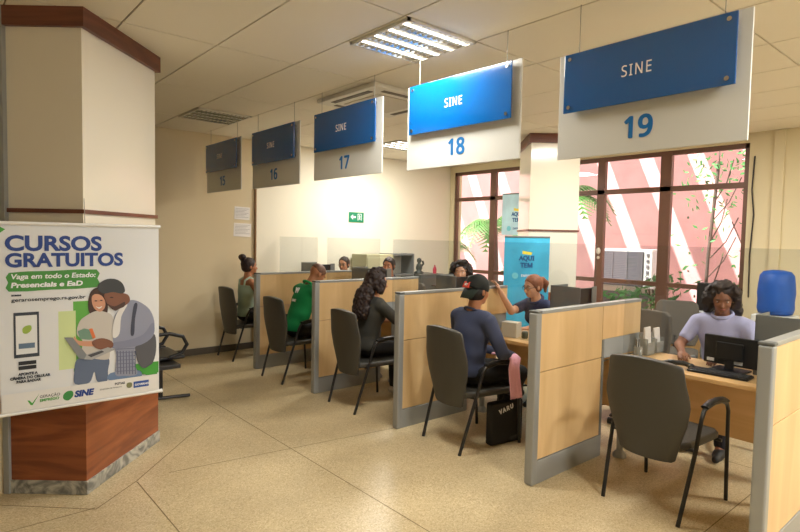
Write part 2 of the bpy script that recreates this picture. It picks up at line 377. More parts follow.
for i, (px_, py_, hh, lab) in enumerate([(8.25, 4.28, .9, 'green bush beside the outdoor air conditioner'), (8.45, 3.82, 1.15, 'tall leafy bush between the outdoor air conditioner and saplings'), (8.5, 3.0, 1.1, 'green bush at the foot of the bent sapling'), (8.7, 6.6, 1.2, 'bush under the palm in the left window')]):
    random.seed(20 + i); o = empty('bush', (px_, py_, 0)); t = MB()
    for k in range(6): t.tube([(0, 0, 0), (random.gauss(0, .1), random.gauss(0, .1), hh * .8)], .012, n=5)
    t.build('stems', BARK, o); f = MB()
    for k in range(170):
        c = Vector((random.gauss(0, .16), random.gauss(0, .16), hh * (.5 + .5 * random.random()))); u = Vector((random.gauss(0, 1), random.gauss(0, 1), random.gauss(0, 1))).normalized() * .07; w = u.orthogonal().normalized() * .025
        f.add([c - u, c + w, c + u, c - w], [(0, 1, 2, 3)])
    f.build('leaves', LEAF2, o); tag(o, lab, 'bush')

# ------------------------------------------------------------------ ceiling fixtures
TUBE = mat('fluorescent_tube', (255, 250, 240), emit=9.0); ALUR = mat('louvre_aluminium', (215, 215, 210), .25, metal=.8)
FRAMEW = mat('fixture_frame', (216, 212, 200), .5)
def fixture(x0, y0, label, power=AMB_POWER, lit=True):
    s_ = .61; o = empty('ceiling_light', (x0 + s_ / 2, y0 + s_ / 2, ZC)); h_ = s_ / 2; o.scale = (1, 1, .45)
    x = MB()
    for a in ((-h_, h_, -h_, -h_ + .018), (-h_, h_, h_ - .018, h_), (-h_, -h_ + .018, -h_, h_), (h_ - .018, h_, -h_, h_)): x.box(*a, -.042, -.001)
    x.box(-h_, h_, -h_, h_, -.006, -.001); x.build('frame', FRAMEW, o)
    pitch = (s_ - .036) / 4; l = MB()
    for i in range(5):
        y = -h_ + .018 + i * pitch; l.add([(-h_ + .018, y - .016, -.008), (h_ - .018, y - .016, -.008), (h_ - .018, y, -.041), (-h_ + .018, y, -.041)], [(0, 1, 2, 3)]); l.add([(-h_ + .018, y + .016, -.008), (h_ - .018, y + .016, -.008), (h_ - .018, y, -.041), (-h_ + .018, y, -.041)], [(3, 2, 1, 0)])
    for i in range(13):
        xx = -h_ + .018 + i * (s_ - .036) / 12; l.box(xx - .0015, xx + .0015, -h_ + .018, h_ - .018, -.041, -.012)
    l.build('louvre', ALUR, o)
    for i in range(4):
        y = -h_ + .018 + (i + .5) * pitch; t = MB(); t.cyl((-h_ + .03, y, -.019), (h_ - .03, y, -.019), .0085, n=8); t.build('tube', TUBE if lit else FRAMEW, o)
    if lit:
        ld = bpy.data.lights.new('lamp_glow', 'AREA'); ld.shape = 'SQUARE'; ld.size = .56; ld.energy = power; ld.color = (1, .96, .88)
        lo = bpy.data.objects.new('lamp_glow', ld); COL.objects.link(lo); lo.parent = o; lo.location = (0, 0, -.046)
    tag(o, label, 'ceiling light'); return o
LG = 'square louvred ceiling lights'
for (fx, fy, lb, pw) in ((2.26, 2.60, 'bright square four-tube ceiling light in front of sign 18', 42), (2.24, 5.96, 'dim unlit louvred ceiling light before sign 15, furthest left', 0), (5.0, 5.9, 'small far ceiling light seen between signs 17 and 18', 70),
                         (4.99, -.03 - 1.3, 'added ceiling light out of view on the right, to brighten the clerks', 120),  # unseen fixture added to light the clerk side
                         (5.0, 2.62, 'added ceiling light hidden behind sign 18, to brighten the clerk side', 55), (2.24, -.7, 'added ceiling light behind the camera, to fill the aisle', 75)):  # both unseen fixtures added: one brightens the clerks, one fills the aisle
    tag(fixture(fx, fy, lb, pw, pw > 0), group=LG)

# cassette air conditioner
ac = empty('cassette_air_conditioner', (3.42, 4.30, ZC)); x = MB()
x.prism([(-.46, -.46), (.46, -.46), (.46, .46), (-.46, .46)], -.045, -.001)
x.build('panel', FRAMEW, ac, bevel=.012)
x = MB(); x.box(-.27, .27, -.27, .27, -.052, -.044); x.build('intake_grille', mat('grille_beige', (190, 182, 165), .5), ac, bevel=.003)
for k in range(4):
    x = MB(); x.box(-.30, .30, -.40, -.345, -.049, -.044, T=Matrix.Rotation(k * math.pi / 2, 4, 'Z')); x.build('air_slot', mat('slot_dark', (88, 76, 62), .6), ac)
tag(ac, 'white square cassette air conditioner in the ceiling above sign 17', 'air conditioner')

# ------------------------------------------------------------------ hanging signs
SX = 2.85
def sign(num, yl, zt, zb, label, tilt=0.0, w=1.04):
    o = empty('hanging_sign', (SX, yl - w / 2, (zt + zb) / 2), tilt)
    h_ = (zt - zb) / 2; W = w / 2; y1 = W - .055; y0 = -W + .05
    x = MB(); x.box(0, .012, -W, W, -h_, h_); x.build('back_board', mat('sign_board', (214, 214, 208), .45), o, bevel=.002)
    bt = h_ - .012; bb = -h_ + .255
    x = MB(); x.box(-.038, -.028, y0, y1, bb, bt); x.build('blue_panel', BLUE, o, bevel=.002)
    for (yy, zz) in ((y0 + .035, bb + .03), (y0 + .035, bt - .03), (y1 - .035, bb + .03), (y1 - .035, bt - .03)):
        x = MB(); x.cyl((-.044, yy, zz), (0, yy, zz), .011, n=12); x.build('bolt', CHROME, o)
    yc = (y0 + y1) / 2 - .0
    T = face_T((-.040, yc + .02, (bb + bt) / 2), (0, -1, 0)); text_obj('lettering', 'SINE', .12, WHITEL, o, T, .0005, .0004, sx=.82, spacing=1.14)
    T = face_T((-.001, yc + .02, (-h_ + bb) / 2), (0, -1, 0)); text_obj('number', num, .225, NUMB, o, T, .001, 0, sx=.95, fat=.006)
    for yy in (-W + .12, W - .12):
        x = MB(); x.cyl((.006, yy, h_ - .005), (.006, yy, ZC - (zt + zb) / 2 - .001), .0025, n=6); x.build('wire', WIRE, o)
    tag(o, label, 'sign', 'hanging counter signs')
sign('15', 7.27, 2.795, 2.175, 'hanging blue SINE sign numbered 15, smallest and furthest')
sign('16', 5.93, 2.785, 2.16, 'hanging blue SINE sign numbered 16')
sign('17', 4.62, 2.79, 2.17, 'hanging blue SINE sign numbered 17, below the ceiling air conditioner')
sign('18', 3.25, 2.785, 2.16, 'hanging blue SINE sign numbered 18, lit by the ceiling light', R(2))
sign('19', 1.92, 2.715, 2.12, 'largest hanging blue SINE sign numbered 19, nearest on the right', 0, 1.0)

# ------------------------------------------------------------------ partitions, desks, acrylic screens
def partition(y, label, x1=4.50):
    o = empty('partition', (PX, y, 0)); L = .82; t = .028; E_ = x1 - PX
    x = MB(); x.box(-.03, .03, -.034, .034, 0, 1.165); x.build('end_post', ALU, o, bevel=.012, seg=3)
    x = MB(); x.box(-.028, .028, -.036, .036, 1.165, 1.18); x.build('post_cap', mat('cap_dark', (96, 98, 96), .5), o, bevel=.004)
    x = MB(); x.box(.03, E_, -t, t, 1.155, 1.18); x.build('top_rail', ALU, o, bevel=.004)
    x = MB(); x.box(.03, L, -t + .004, t - .004, .765, 1.155); x.build('upper_panel', MAPLE, o, bevel=.003)
    x = MB(); x.box(.03, L, -t + .004, t - .004, .165, .76); x.build('lower_panel', MAPLE, o, bevel=.003)
    x = MB(); x.box(.03, L + .03, -t, t, 0, .16); x.build('kick_plate', ALU, o, bevel=.003)
    x = MB(); x.box(L, L + .03, -t, t, .16, .9); x.build('inner_post', GREYP, o, bevel=.003)
    x = MB(); x.box(L + .004, E_, -t + .004, t - .004, .90, 1.155); x.build('raised_panel', MAPLE, o, bevel=.003)
    x = MB(); x.box(L + .03, E_, -t + .01, t - .01, .752, .9); x.build('grey_strip', mat('strip_grey', (150, 156, 158), .5), o)
    tag(o, label, 'partition', 'wood and grey office partitions')
for y, lb in zip(PY, ['wood and grey partition cut by the right edge, nearest', 'wood partition between counters 18 and 19, second from the right', 'wood partition between the cap wearer and the curly-haired visitor', 'wood partition between curly-haired visitor and man in green', 'wood partition between man in green and woman with bun, furthest']):
    partition(y, lb)
def desk(y0, y1, label, xr=4.60):
    o = empty('counter_desk', (4.0, (y0 + y1) / 2, 0)); w = (y1 - y0) / 2
    x = MB(); x.box(-.02, xr - 4, -w, w, .712, .742); x.build('desk_top', DESKW, o, bevel=.004)
    x = MB(); x.box(.43, .45, -w + .02, w - .02, .24, .712); x.build('modesty_panel', DESKW, o)
    for yy in (w - .09, -w + .09):
        x = MB(); x.cyl((.03, yy, .03), (.03, yy, .712), .024, n=14); x.lathe([(.05, 0), (.05, .02), (.026, .05)], (.03, yy, 0)); x.cyl((.03, yy - .0, .66), (.43, yy, .69), .012, n=8)
        x.build('leg', mat('leg_grey', (150, 150, 146), .4, metal=.4), o)
    for yy in (w - .05, -w + .05):
        x = MB(); x.box(xr - 4.05, xr - 4.02, yy - .02, yy + .02, 0, .712); x.build('rear_leg', GREYP, o)
    tag(o, label, 'desk', 'counter desks between the partitions')
def screen(y0, y1, label):
    o = empty('acrylic_screen', (4.0, (y0 + y1) / 2, .742)); w = (y1 - y0) / 2
    x = MB(); x.box(-.003, .003, -w, w, .02, .88); x.build('pane', ACRY, o)
    for yy in (-w + .12, w - .12):
        x = MB(); x.box(-.03, .03, yy - .03, yy + .03, 0, .02); x.build('foot', mat('clear_foot', (190, 195, 195), .3), o)
    tag(o, label, 'acrylic screen', 'clear acrylic counter screens')
ends = PY + [YF]
DL = ['in front of the empty visitor chair, nearest', 'between the cap wearer and the ponytail clerk', 'under the forearms of the curly-haired visitor', 'under the hands of the man in green', 'beside the far wall, in front of the woman with a bun']
SL = ['before the clerk in lavender, largest and nearest', 'between the cap wearer and the ponytail clerk', 'in front of the curly-haired clerk', 'behind the man in green', 'in front of the clerk with glasses, furthest']
for i in range(5):
    y0 = ends[i] + .04; y1 = ends[i + 1] - .04
    desk(y0, y1, 'light wood counter desk ' + DL[i])
    screen(ends[i] + .10, min(ends[i] + 1.20, y1), 'clear acrylic screen ' + SL[i])

# dark privacy hoods with a monitor inside
def hood(xc, yl, label, w=.30, d=.27, H_=.50):
    o = empty('monitor', (xc, yl - w / 2, .742)); t = .008; G = mat('hood_grey', (120, 122, 120), .35); 
    x = MB(); x.box(0, t, -w / 2, w / 2, .0, H_); x.build('rear_cover', G, o, bevel=.002)
    x = MB(); x.box(d * .72, d, -w / 2, -w / 2 + t, .0, H_); x.build('side_cover', G, o, bevel=.002)
    x = MB(); x.box(0, d, w / 2 - t, w / 2, 0, H_); x.build('side_cover', G, o, bevel=.002)
    x = MB(); x.box(t, d, -w / 2 + .02, -w / 2 + .05, .16, H_ - .012); x.build('display', BLACKP, o, bevel=.004)
    x = MB(); x.box(.1, .16, -w / 2 + .05, -w / 2 + .07, .01, .3); x.box(.04, .26, -.12, .12, 0, .012); x.build('stand', BLACKP, o, bevel=.003)
    tag(o, label, 'monitor', 'dark monitors with grey side covers')
hood(4.36, 1.30, 'dark monitor with grey cover behind the rightmost partition', H_=.42)
hood(4.30, 2.92, 'dark monitor with grey cover right of the ponytail clerk')
hood(4.30, 4.40, 'dark monitor before the clerk with curly hair')
hood(4.30, 6.00, 'wide dark monitor hiding the clerk at counter 16', w=.5)
hood(4.30, 7.30, 'dark monitor beside the clerk with glasses', w=.5)

def monitor_back(x, y, z, rz, label, w=.46, hh=.27, stand=True):
    o = empty('monitor', (x, y, z), rz)
    m_ = MB(); m_.box(-.02, .015, -w / 2, w / 2, .09, .09 + hh); m_.box(-.04, -.02, -w / 4, w / 4, .13, .09 + hh * .8); m_.build('casing', BLACKP, o, bevel=.006)
    m_ = MB(); m_.box(.015, .017, -w / 2 + .015, w / 2 - .015, .105, .075 + hh); m_.build('display', mat('dark_glass', (10, 12, 16), .1), o)
    if stand: m_ = MB(); q_ = .742 - z if z < .742 else 0; m_.box(-.035, -.015, -.03, .03, q_ + .01, .2); m_.box(-.1, .08, -.11, .11, q_, q_ + .012); m_.build('stand', BLACKP, o, bevel=.004)
    for yy, ww in ((.13, .05), (-.05, .07)):
        m_ = MB(); m_.box(-.0225, -.0205, yy - ww / 2, yy + ww / 2, .105, .128); m_.build('sticker', WHITEP, o)
    tag(o, label, 'monitor'); return o
monitor_back(4.36, 1.44, .69, R(-4), 'black monitor seen from behind with white stickers on the nearest desk', w=.36, hh=.205)

# ------------------------------------------------------------------ visitor chairs
def make_chair(label):
    o = empty('visitor_chair', (0, 0, 0)); tag(o, label, 'chair', 'visitor chairs at the counters')
    # backrest: shield outline in (y,z) slanted back, curved
    prof = [(.335, .155, .03), (.35, .175, .03), (.45, .203, .02), (.58, .245, .008), (.69, .264, -.003), (.74, .260, -.01), (.84, .243, -.022), (.91, .234, -.032), (.943, .228, -.036), (.955, .215, -.038)]
    b_ = MB(); n = 9; rows = []
    vs = []
    for side in (0, 1):
        for (z, hw, x) in prof:
            for k in range(n):
                u = -1 + 2 * k / (n - 1); edge = 1 - abs(u) ** 6
                th = (.042 if side == 0 else .0) * (0.35 + .65 * edge)
                cx = x + .035 * u * u + (0.0 if side == 0 else 0)
                vs.append((cx + (th if side == 0 else -.012 * edge), u * hw - .0, z - .022 * u * u * (1 if z > .8 else 0)))
    m_ = len(prof); fs = []
    for j in range(m_ - 1):
        for k in range(n - 1):
            a = j * n + k; fs.append((a, a + 1, a + n + 1, a + n)); c = m_ * n + j * n + k; fs.append((c, c + n, c + n + 1, c + 1))
    for j in range(m_ - 1):
        for k in (0, n - 1):
            a = j * n + k; c = m_ * n + a; fs.append((a, a + n, c + n, c) if k == 0 else (a, c, c + n, a + n))
    for k in range(n - 1):
        a = k; c = m_ * n + k; fs.append((a, c, c + 1, a + 1)); a = (m_ - 1) * n + k; c = m_ * n + a; fs.append((a, a + 1, c + 1, c))
    b_.add(vs, fs, True); b_.build('backrest', VINYL, o, bevel=.004)
    s_ = MB(); s_.prism([(.07, -.20), (.14, -.235), (.50, -.245), (.555, -.20), (.56, 0), (.555, .20), (.50, .245), (.14, .235), (.07, .20)], .415, .465); s_.build('seat', VINYL, o, bevel=.018, seg=3)
    for sg in (1, -1):
        y = sg * .265
        l = MB(); l.tube([(0, y * .9, 0), (.06, y * .95, .2), (.13, y, .43), (.185, y, .60), (.215, y, .652), (.26, y, .668)], .013, n=8); l.build('rear_leg', BLACKM, o)
        l = MB(); l.tube([(.22, y, .658), (.35, y, .675), (.47, y, .668), (.545, y, .64), (.57, y, .59), (.575, y, .44), (.60, y, 0)], .0125, n=8); l.build('front_leg', BLACKM, o)
        l = MB(); l.tube([(.22, y, .672), (.30, y, .690), (.40, y, .692), (.48, y, .684), (.53, y, .662)], .024, n=8, flat=.45); l.build('armrest', BLACKP, o)
    l = MB(); l.tube([(.13, -.255, .425), (.12, 0, .41), (.13, .255, .425)], .011, n=6); l.build('seat_rail', BLACKM, o)
    l = MB(); l.tube([(.50, -.262, .41), (.50, .262, .41)], .011, n=6); l.build('seat_rail', BLACKM, o)
    l = MB(); l.tube([(.12, -.15, .41), (.04, -.14, .42), (.03, -.14, .55)], .01, n=6); l.build('back_bracket', BLACKM, o)
    l = MB(); l.tube([(.12, .15, .41), (.04, .14, .42), (.03, .14, .55)], .01, n=6); l.build('back_bracket', BLACKM, o)
    return o
ch = make_chair('empty charcoal visitor chair in front of counter 19')
ch.location = (3.30, 1.56, 0); ch.rotation_euler = (0, 0, R(-2))
for x_, y_, rz, lb in ((3.09, 3.07, -8, 'charcoal visitor chair holding the visitor in a black cap'), (3.01, 4.34, -4, 'charcoal visitor chair holding the curly-haired visitor'), (2.965, 5.655, 0, 'charcoal visitor chair holding the man in green'), (3.0, 7.02, 0, 'charcoal visitor chair holding the woman with a bun, by the far wall')):
    c = copy_tree(ch); c.location = (x_, y_, 0); c.rotation_euler = (0, 0, R(rz)); c['label'] = lb

# office chairs (five-star base)
def make_office_chair(label):
    o = empty('office_chair'); tag(o, label, 'chair', 'office chairs behind the counters')
    b_ = MB(); b_.prism([(-.20, .50), (-.235, .60), (-.24, .80), (-.215, .96), (-.17, 1.0), (.17, 1.0), (.215, .96), (.24, .80), (.235, .60), (.20, .50)], -.03, .03, T=Matrix.Translation((-.24, 0, 0)) @ Matrix.Rotation(R(-8), 4, 'Y') @ Matrix(((0, 0, 1, 0), (1, 0, 0, 0), (0, 1, 0, 0), (0, 0, 0, 1))))
    b_.build('backrest', OFFICEF, o, bevel=.015, seg=3)
    s_ = MB(); s_.prism([(-.22, -.2), (-.15, -.24), (.18, -.24), (.24, -.19), (.24, .19), (.18, .24), (-.15, .24), (-.22, .2)], .42, .49); s_.build('seat', OFFICEF, o, bevel=.02, seg=3)
    p = MB(); p.cyl((0, 0, .08), (0, 0, .42), .022, n=12); p.cyl((0, 0, .08), (0, 0, .16), .035, n=12); p.build('column', CHROME, o)
    for sg in (1, -1):
        a = MB(); a.tube([(-.12, sg * .26, .46), (-.12, sg * .28, .60), (-.08, sg * .28, .66), (.12, sg * .28, .67), (.16, sg * .28, .62), (.12, sg * .27, .46)], .014, n=8); a.build('armrest', GREYP, o)
    j = MB(); j.tube([(-.1, 0, .42), (-.27, 0, .43), (-.3, 0, .6)], .02, n=8, flat=.5); j.build('back_bracket', BLACKM, o)
    for k in range(5):
        t = k * 2 * math.pi / 5 + .3; d = Vector((math.cos(t), math.sin(t), 0))
        l = MB(); l.tube([d * .02 + Vector((0, 0, .11)), d * .18 + Vector((0, 0, .095)), d * .30 + Vector((0, 0, .075))], .016, n=8, flat=.8); g_ = l.build('base_arm', BLACKM, o)
        w = MB(); sd = Vector((-d.y, d.x, 0)); w.cyl(d * .30 - sd * .022 + Vector((0, 0, .03)), d * .30 + sd * .022 + Vector((0, 0, .03)), .029, n=14); w.build('caster', BLACKP, g_)
    return o
oc = make_office_chair('grey office chair under the clerk in lavender at counter 19'); oc.location = (5.0, 1.69, 0); oc.rotation_euler = (0, 0, math.pi)
for x_, y_, rz, lb in ((4.98, 2.55, 172, 'empty taupe office chair beyond the partition, nearest behind counter 19'), (6.15, 2.60, 200, 'empty taupe office chair at the desk by the window'), (5.0, 3.38, 176, 'office chair under the clerk with a ponytail'),
                       (5.05, 4.62, 180, 'office chair under the curly-haired clerk'), (5.07, 6.02, 180, 'office chair under the clerk at counter 16'), (5.0, 7.02, 180, 'office chair under the clerk with glasses'), (6.5, 5.45, 205, 'grey office chair behind the curly-haired clerk, below the left window')):
    c = copy_tree(oc); c.location = (x_, y_, 0); c.rotation_euler = (0, 0, R(rz)); c['label'] = lb

# waiting bench behind the column
o = empty('waiting_bench', (1.72, 5.75, 0))
x = MB(); x.box(-.12, .12, -.42, 1.0, .36, .40); x.build('beam', BLACKM, o, bevel=.006)
for y in (0.0, .56):
    x = MB(); x.prism([(-.24, -.25), (.22, -.25), (.22, .25), (-.24, .25)], .41, .445, T=Matrix.Translation((0, y, 0))); x.build('seat', BLACKP, o, bevel=.015, seg=3)
    x = MB(); x.box(-.28, -.25, y - .25, y + .25, .5, .88, T=Matrix.Rotation(R(-6), 4, 'Y')); x.build('backrest', BLACKP, o, bevel=.012, seg=3)
for y in (-.3, .28):
    x = MB(); x.tube([(-.2, y, .46), (-.22, y, .58), (-.14, y, .67), (.05, y, .68), (.18, y, .64), (.22, y, .56), (.17, y, .48), (.05, y, .45)], .017, n=10, flat=1.3); x.build('armrest', BLACKP, o)
for y in (-.2, .8):
    x = MB(); x.tube([(-.3, y, .025), (-.05, y, .04), (.28, y, .022)], .022, n=8, flat=.8); x.tube([(0, y, .04), (0, y, .37)], .022, n=8); x.build('leg', BLACKM, o)
tag(o, 'black waiting bench with loop armrest behind the left column', 'bench')

# back desk by the window with monitor, blue jug
def simple_desk(x0, x1, y0, y1, label):
    o = empty('back_desk', ((x0 + x1) / 2, (y0 + y1) / 2, 0)); a = (x1 - x0) / 2; c = (y1 - y0) / 2
    x = MB(); x.box(-a, a, -c, c, .72, .75); x.build('desk_top', DESKW, o, bevel=.004)
    x = MB(); x.box(-a + .05, -a + .07, -c + .04, c - .04, .25, .72); x.build('modesty_panel', DESKW, o)
    for sx_ in (-1, 1):
        for sy_ in (-1, 1): x = MB(); x.box(sx_ * (a - .04) - .02, sx_ * (a - .04) + .02, sy_ * (c - .03) - .02, sy_ * (c - .03) + .02, 0, .72); x.build('leg', GREYP, o)
    return tag(o, label, 'desk')
simple_desk(6.6, 7.25, 2.02, 3.4, 'light wood desk by the window behind counter 19')
monitor_back(6.75, 2.42, .75, R(5), 'grey-black monitor on the desk by the window', w=.38, hh=.36)
o = empty('water_dispenser', (6.62, 1.80, 0)); x = MB(); x.box(-.17, .17, -.17, .17, 0, .93); x.build('body', mat('dispenser_white', (220, 220, 215), .4), o, bevel=.015, seg=3)
x = MB(); x.box(-.19, -.17, -.09, .09, .62, .74); x.build('tap_panel', GREYP, o, bevel=.004)
tag(o, 'white water dispenser below the blue covered jug', 'water dispenser')
x = MB(); x.lathe([(.10, 0), (.15, .01), (.165, .06), (.16, .14), (.168, .22), (.16, .32), (.15, .40), (.12, .44), (.05, .455), (.001, .457)], n=24)
tag(x.build('water_jug', mat('blue_cloth', (12, 84, 176), .55, noise=.12, scale=12, bump=.4), loc=(6.62, 1.80, .932)), 'bright blue covered water jug right of the window', 'water jug')

# ------------------------------------------------------------------ smooth bodies from blended tapered limbs
def surf(name, prims, m, parent, vox=.009, cuts=(), noise=None, label=None):
    """prims: ('c', a, b, ra, rb, k) tapered limb; ('e', centre, (rx,ry,rz), rot3x3 or None, k) ellipsoid"""
    lo = np.full(3, 1e9); hi = np.full(3, -1e9)
    for p in prims:
        if p[0] == 'c':
            for q, r in ((p[1], p[3]), (p[2], p[4])): lo = np.minimum(lo, np.array(q) - r); hi = np.maximum(hi, np.array(q) + r)
        else:
            r = max(p[2]); lo = np.minimum(lo, np.array(p[1]) - r); hi = np.maximum(hi, np.array(p[1]) + r)
    lo -= .03; hi += .03; n = np.ceil((hi - lo) / vox).astype(int) + 1
    F = np.full(tuple(n), 1.0, dtype=np.float32); ax = [lo[i] + vox * np.arange(n[i]) for i in range(3)]
    for p in prims:
        k = p[-1]; mg = max(k * 1.2, .02) + vox * 2
        if p[0] == 'c': a = np.array(p[1], float); b_ = np.array(p[2], float); r = max(p[3], p[4]); l_ = np.minimum(a, b_) - r - mg; h_ = np.maximum(a, b_) + r + mg
        else: a = np.array(p[1], float); r = max(p[2]); l_ = a - r - mg; h_ = a + r + mg
        i0 = np.maximum(0, ((l_ - lo) / vox).astype(int)); i1 = np.minimum(n, ((h_ - lo) / vox).astype(int) + 2)
        sl = tuple(slice(i0[i], i1[i]) for i in range(3))
        X, Y, Z = np.meshgrid(ax[0][sl[0]], ax[1][sl[1]], ax[2][sl[2]], indexing='ij')
        if p[0] == 'c':
            d = b_ - a; L2 = max(d @ d, 1e-9); t = np.clip(((X - a[0]) * d[0] + (Y - a[1]) * d[1] + (Z - a[2]) * d[2]) / L2, 0, 1)
            D = np.sqrt((X - a[0] - t * d[0]) ** 2 + (Y - a[1] - t * d[1]) ** 2 + (Z - a[2] - t * d[2]) ** 2) - (p[3] + (p[4] - p[3]) * t)
        else:
            P = np.stack([X - a[0], Y - a[1], Z - a[2]], -1)
            if p[3] is not None: P = P @ np.array(p[3])          # columns are the local axes
            q = P / np.array(p[2]); ln = np.sqrt((q ** 2).sum(-1)); D = ln * (ln - 1) / np.maximum(np.sqrt(((q / np.array(p[2])) ** 2).sum(-1)), 1e-6)
        G = F[sl]
        if k > 0: h = np.clip(.5 + .5 * (G - D) / k, 0, 1); G2 = G * (1 - h) + D * h - k * h * (1 - h)
        else: G2 = np.maximum(G, -D) if k < 0 else np.minimum(G, D)
        F[sl] = G2
    if cuts or noise:
        X, Y, Z = np.meshgrid(*ax, indexing='ij')
        if noise:
            am, fr = noise; F = F + am * (np.sin(X * fr + 2 * np.sin(Z * fr * .6)) * np.sin(Y * fr * 1.1 + 1.3 * np.sin(X * fr * .5)) * np.sin(Z * fr * .9 + 1.7 * np.sin(Y * fr * .7)))
        for pt, nr in cuts:
            nr = np.array(nr, float); nr /= np.linalg.norm(nr); F = np.maximum(F, (X - pt[0]) * nr[0] + (Y - pt[1]) * nr[1] + (Z - pt[2]) * nr[2])
    F[0] = F[-1] = 1; F[:, 0] = F[:, -1] = 1; F[:, :, 0] = F[:, :, -1] = 1
    I = F < 0; sh = tuple(k_ - 1 for k_ in F.shape); S_ = np.zeros(sh + (3,)); C = np.zeros(sh)
    for axis in range(3):
        a1, a2 = [q for q in range(3) if q != axis]
        s0 = [slice(None)] * 3; s1 = [slice(None)] * 3; s0[axis] = slice(0, -1); s1[axis] = slice(1, None)
        f0 = F[tuple(s0)]; f1 = F[tuple(s1)]; cr = I[tuple(s0)] != I[tuple(s1)]
        t = np.where(cr, f0 / np.where(cr, f0 - f1, 1), 0)
        for da in (0, 1):
            for db in (0, 1):
                sl = [slice(None)] * 3; sl[a1] = slice(da, da + sh[a1]); sl[a2] = slice(db, db + sh[a2]); sl = tuple(sl)
                c_ = cr[sl]; C += c_; S_[..., axis] += np.where(c_, t[sl], 0); S_[..., a1] += c_ * da; S_[..., a2] += c_ * db
    act = C > 0; idx = np.full(sh, -1); idx[act] = np.arange(act.sum())
    ijk = np.argwhere(act); V = (ijk + S_[act] / C[act][:, None]) * vox + lo
    Q = []
    for axis in range(3):
        a1, a2 = (axis + 1) % 3, (axis + 2) % 3
        s0 = [slice(1, -1)] * 3; s1 = [slice(1, -1)] * 3; s0[axis] = slice(0, -1); s1[axis] = slice(1, None)
        A = I[tuple(s0)]; B = I[tuple(s1)]
        for sgn, msk in ((1, A & ~B), (-1, ~A & B)):
            e = np.argwhere(msk)
            if not len(e): continue
            e = e.copy(); off = np.ones(3, int); off[axis] = 0; e += off
            def at(d1, d2):
                w = e.copy(); w[:, a1] -= d1; w[:, a2] -= d2; return idx[w[:, 0], w[:, 1], w[:, 2]]
            q = [at(1, 1), at(0, 1), at(0, 0), at(1, 0)]
            Q.append(np.stack(q if sgn > 0 else q[::-1], 1))
    Q = np.concatenate(Q)
    me = bpy.data.meshes.new(name); me.from_pydata(V.tolist(), [], Q.tolist()); me.update(); me.polygons.foreach_set('use_smooth', [True] * len(me.polygons))
    me.materials.append(m); o = bpy.data.objects.new(name, me); COL.objects.link(o); o.parent = parent
    if label: o['label'] = label
    return o

def V3(*a): return np.array(a, float)
def hand(w, d, palm, s=1.0, curl=.6, thumb=1):
    """palm + five fingers; w wrist, d direction of the hand, palm = direction the palm faces"""
    d = d / np.linalg.norm(d); palm = palm - d * (palm @ d); palm /= np.linalg.norm(palm); side = np.cross(d, palm) * thumb
    P = []; c = w + d * .045 * s
    P.append(('e', c, (.047 * s, .038 * s, .017 * s), np.stack([d, side, palm], 1), .012))
    for i, (o_, L) in enumerate(((.030, .036), (.010, .040), (-.010, .038), (-.029, .030))):
        b0 = w + d * .082 * s + side * o_ * s; b1 = b0 + (d * math.cos(curl * .6) + palm * math.sin(curl * .6) + side * o_ * 2) * L * s
        b2 = b1 + (d * math.cos(curl * 1.5) + palm * math.sin(curl * 1.5)) * L * .85 * s
        P.append(('c', b0 - d * .02, b1, .0095 * s, .0085 * s, .004)); P.append(('c', b1, b2, .0085 * s, .007 * s, .003))
    t0 = w + d * .02 * s + side * .024 * s; t1 = t0 + (d * .6 + side * .75 + palm * .35) * .035 * s; t2 = t1 + (d * .9 + side * .2 + palm * .4) * .032 * s
    P += [('c', t0, t1, .013 * s, .0105 * s, .008), ('c', t1, t2, .010 * s, .008 * s, .004)]
    return P
SKINS = {'fair': (214, 160, 128), 'tan': (190, 132, 98), 'brown': (142, 92, 66), 'olive': (176, 118, 84)}
EYEW = mat('eye_white', (225, 220, 214), .3); IRIS = mat('iris_dark', (34, 22, 16), .2); LIPS = mat('lips', (160, 84, 78), .45); BROW = mat('eyebrow', (40, 28, 22), .8)
VG = 'visitors seated at the counters'; CG = 'clerks behind the counters'
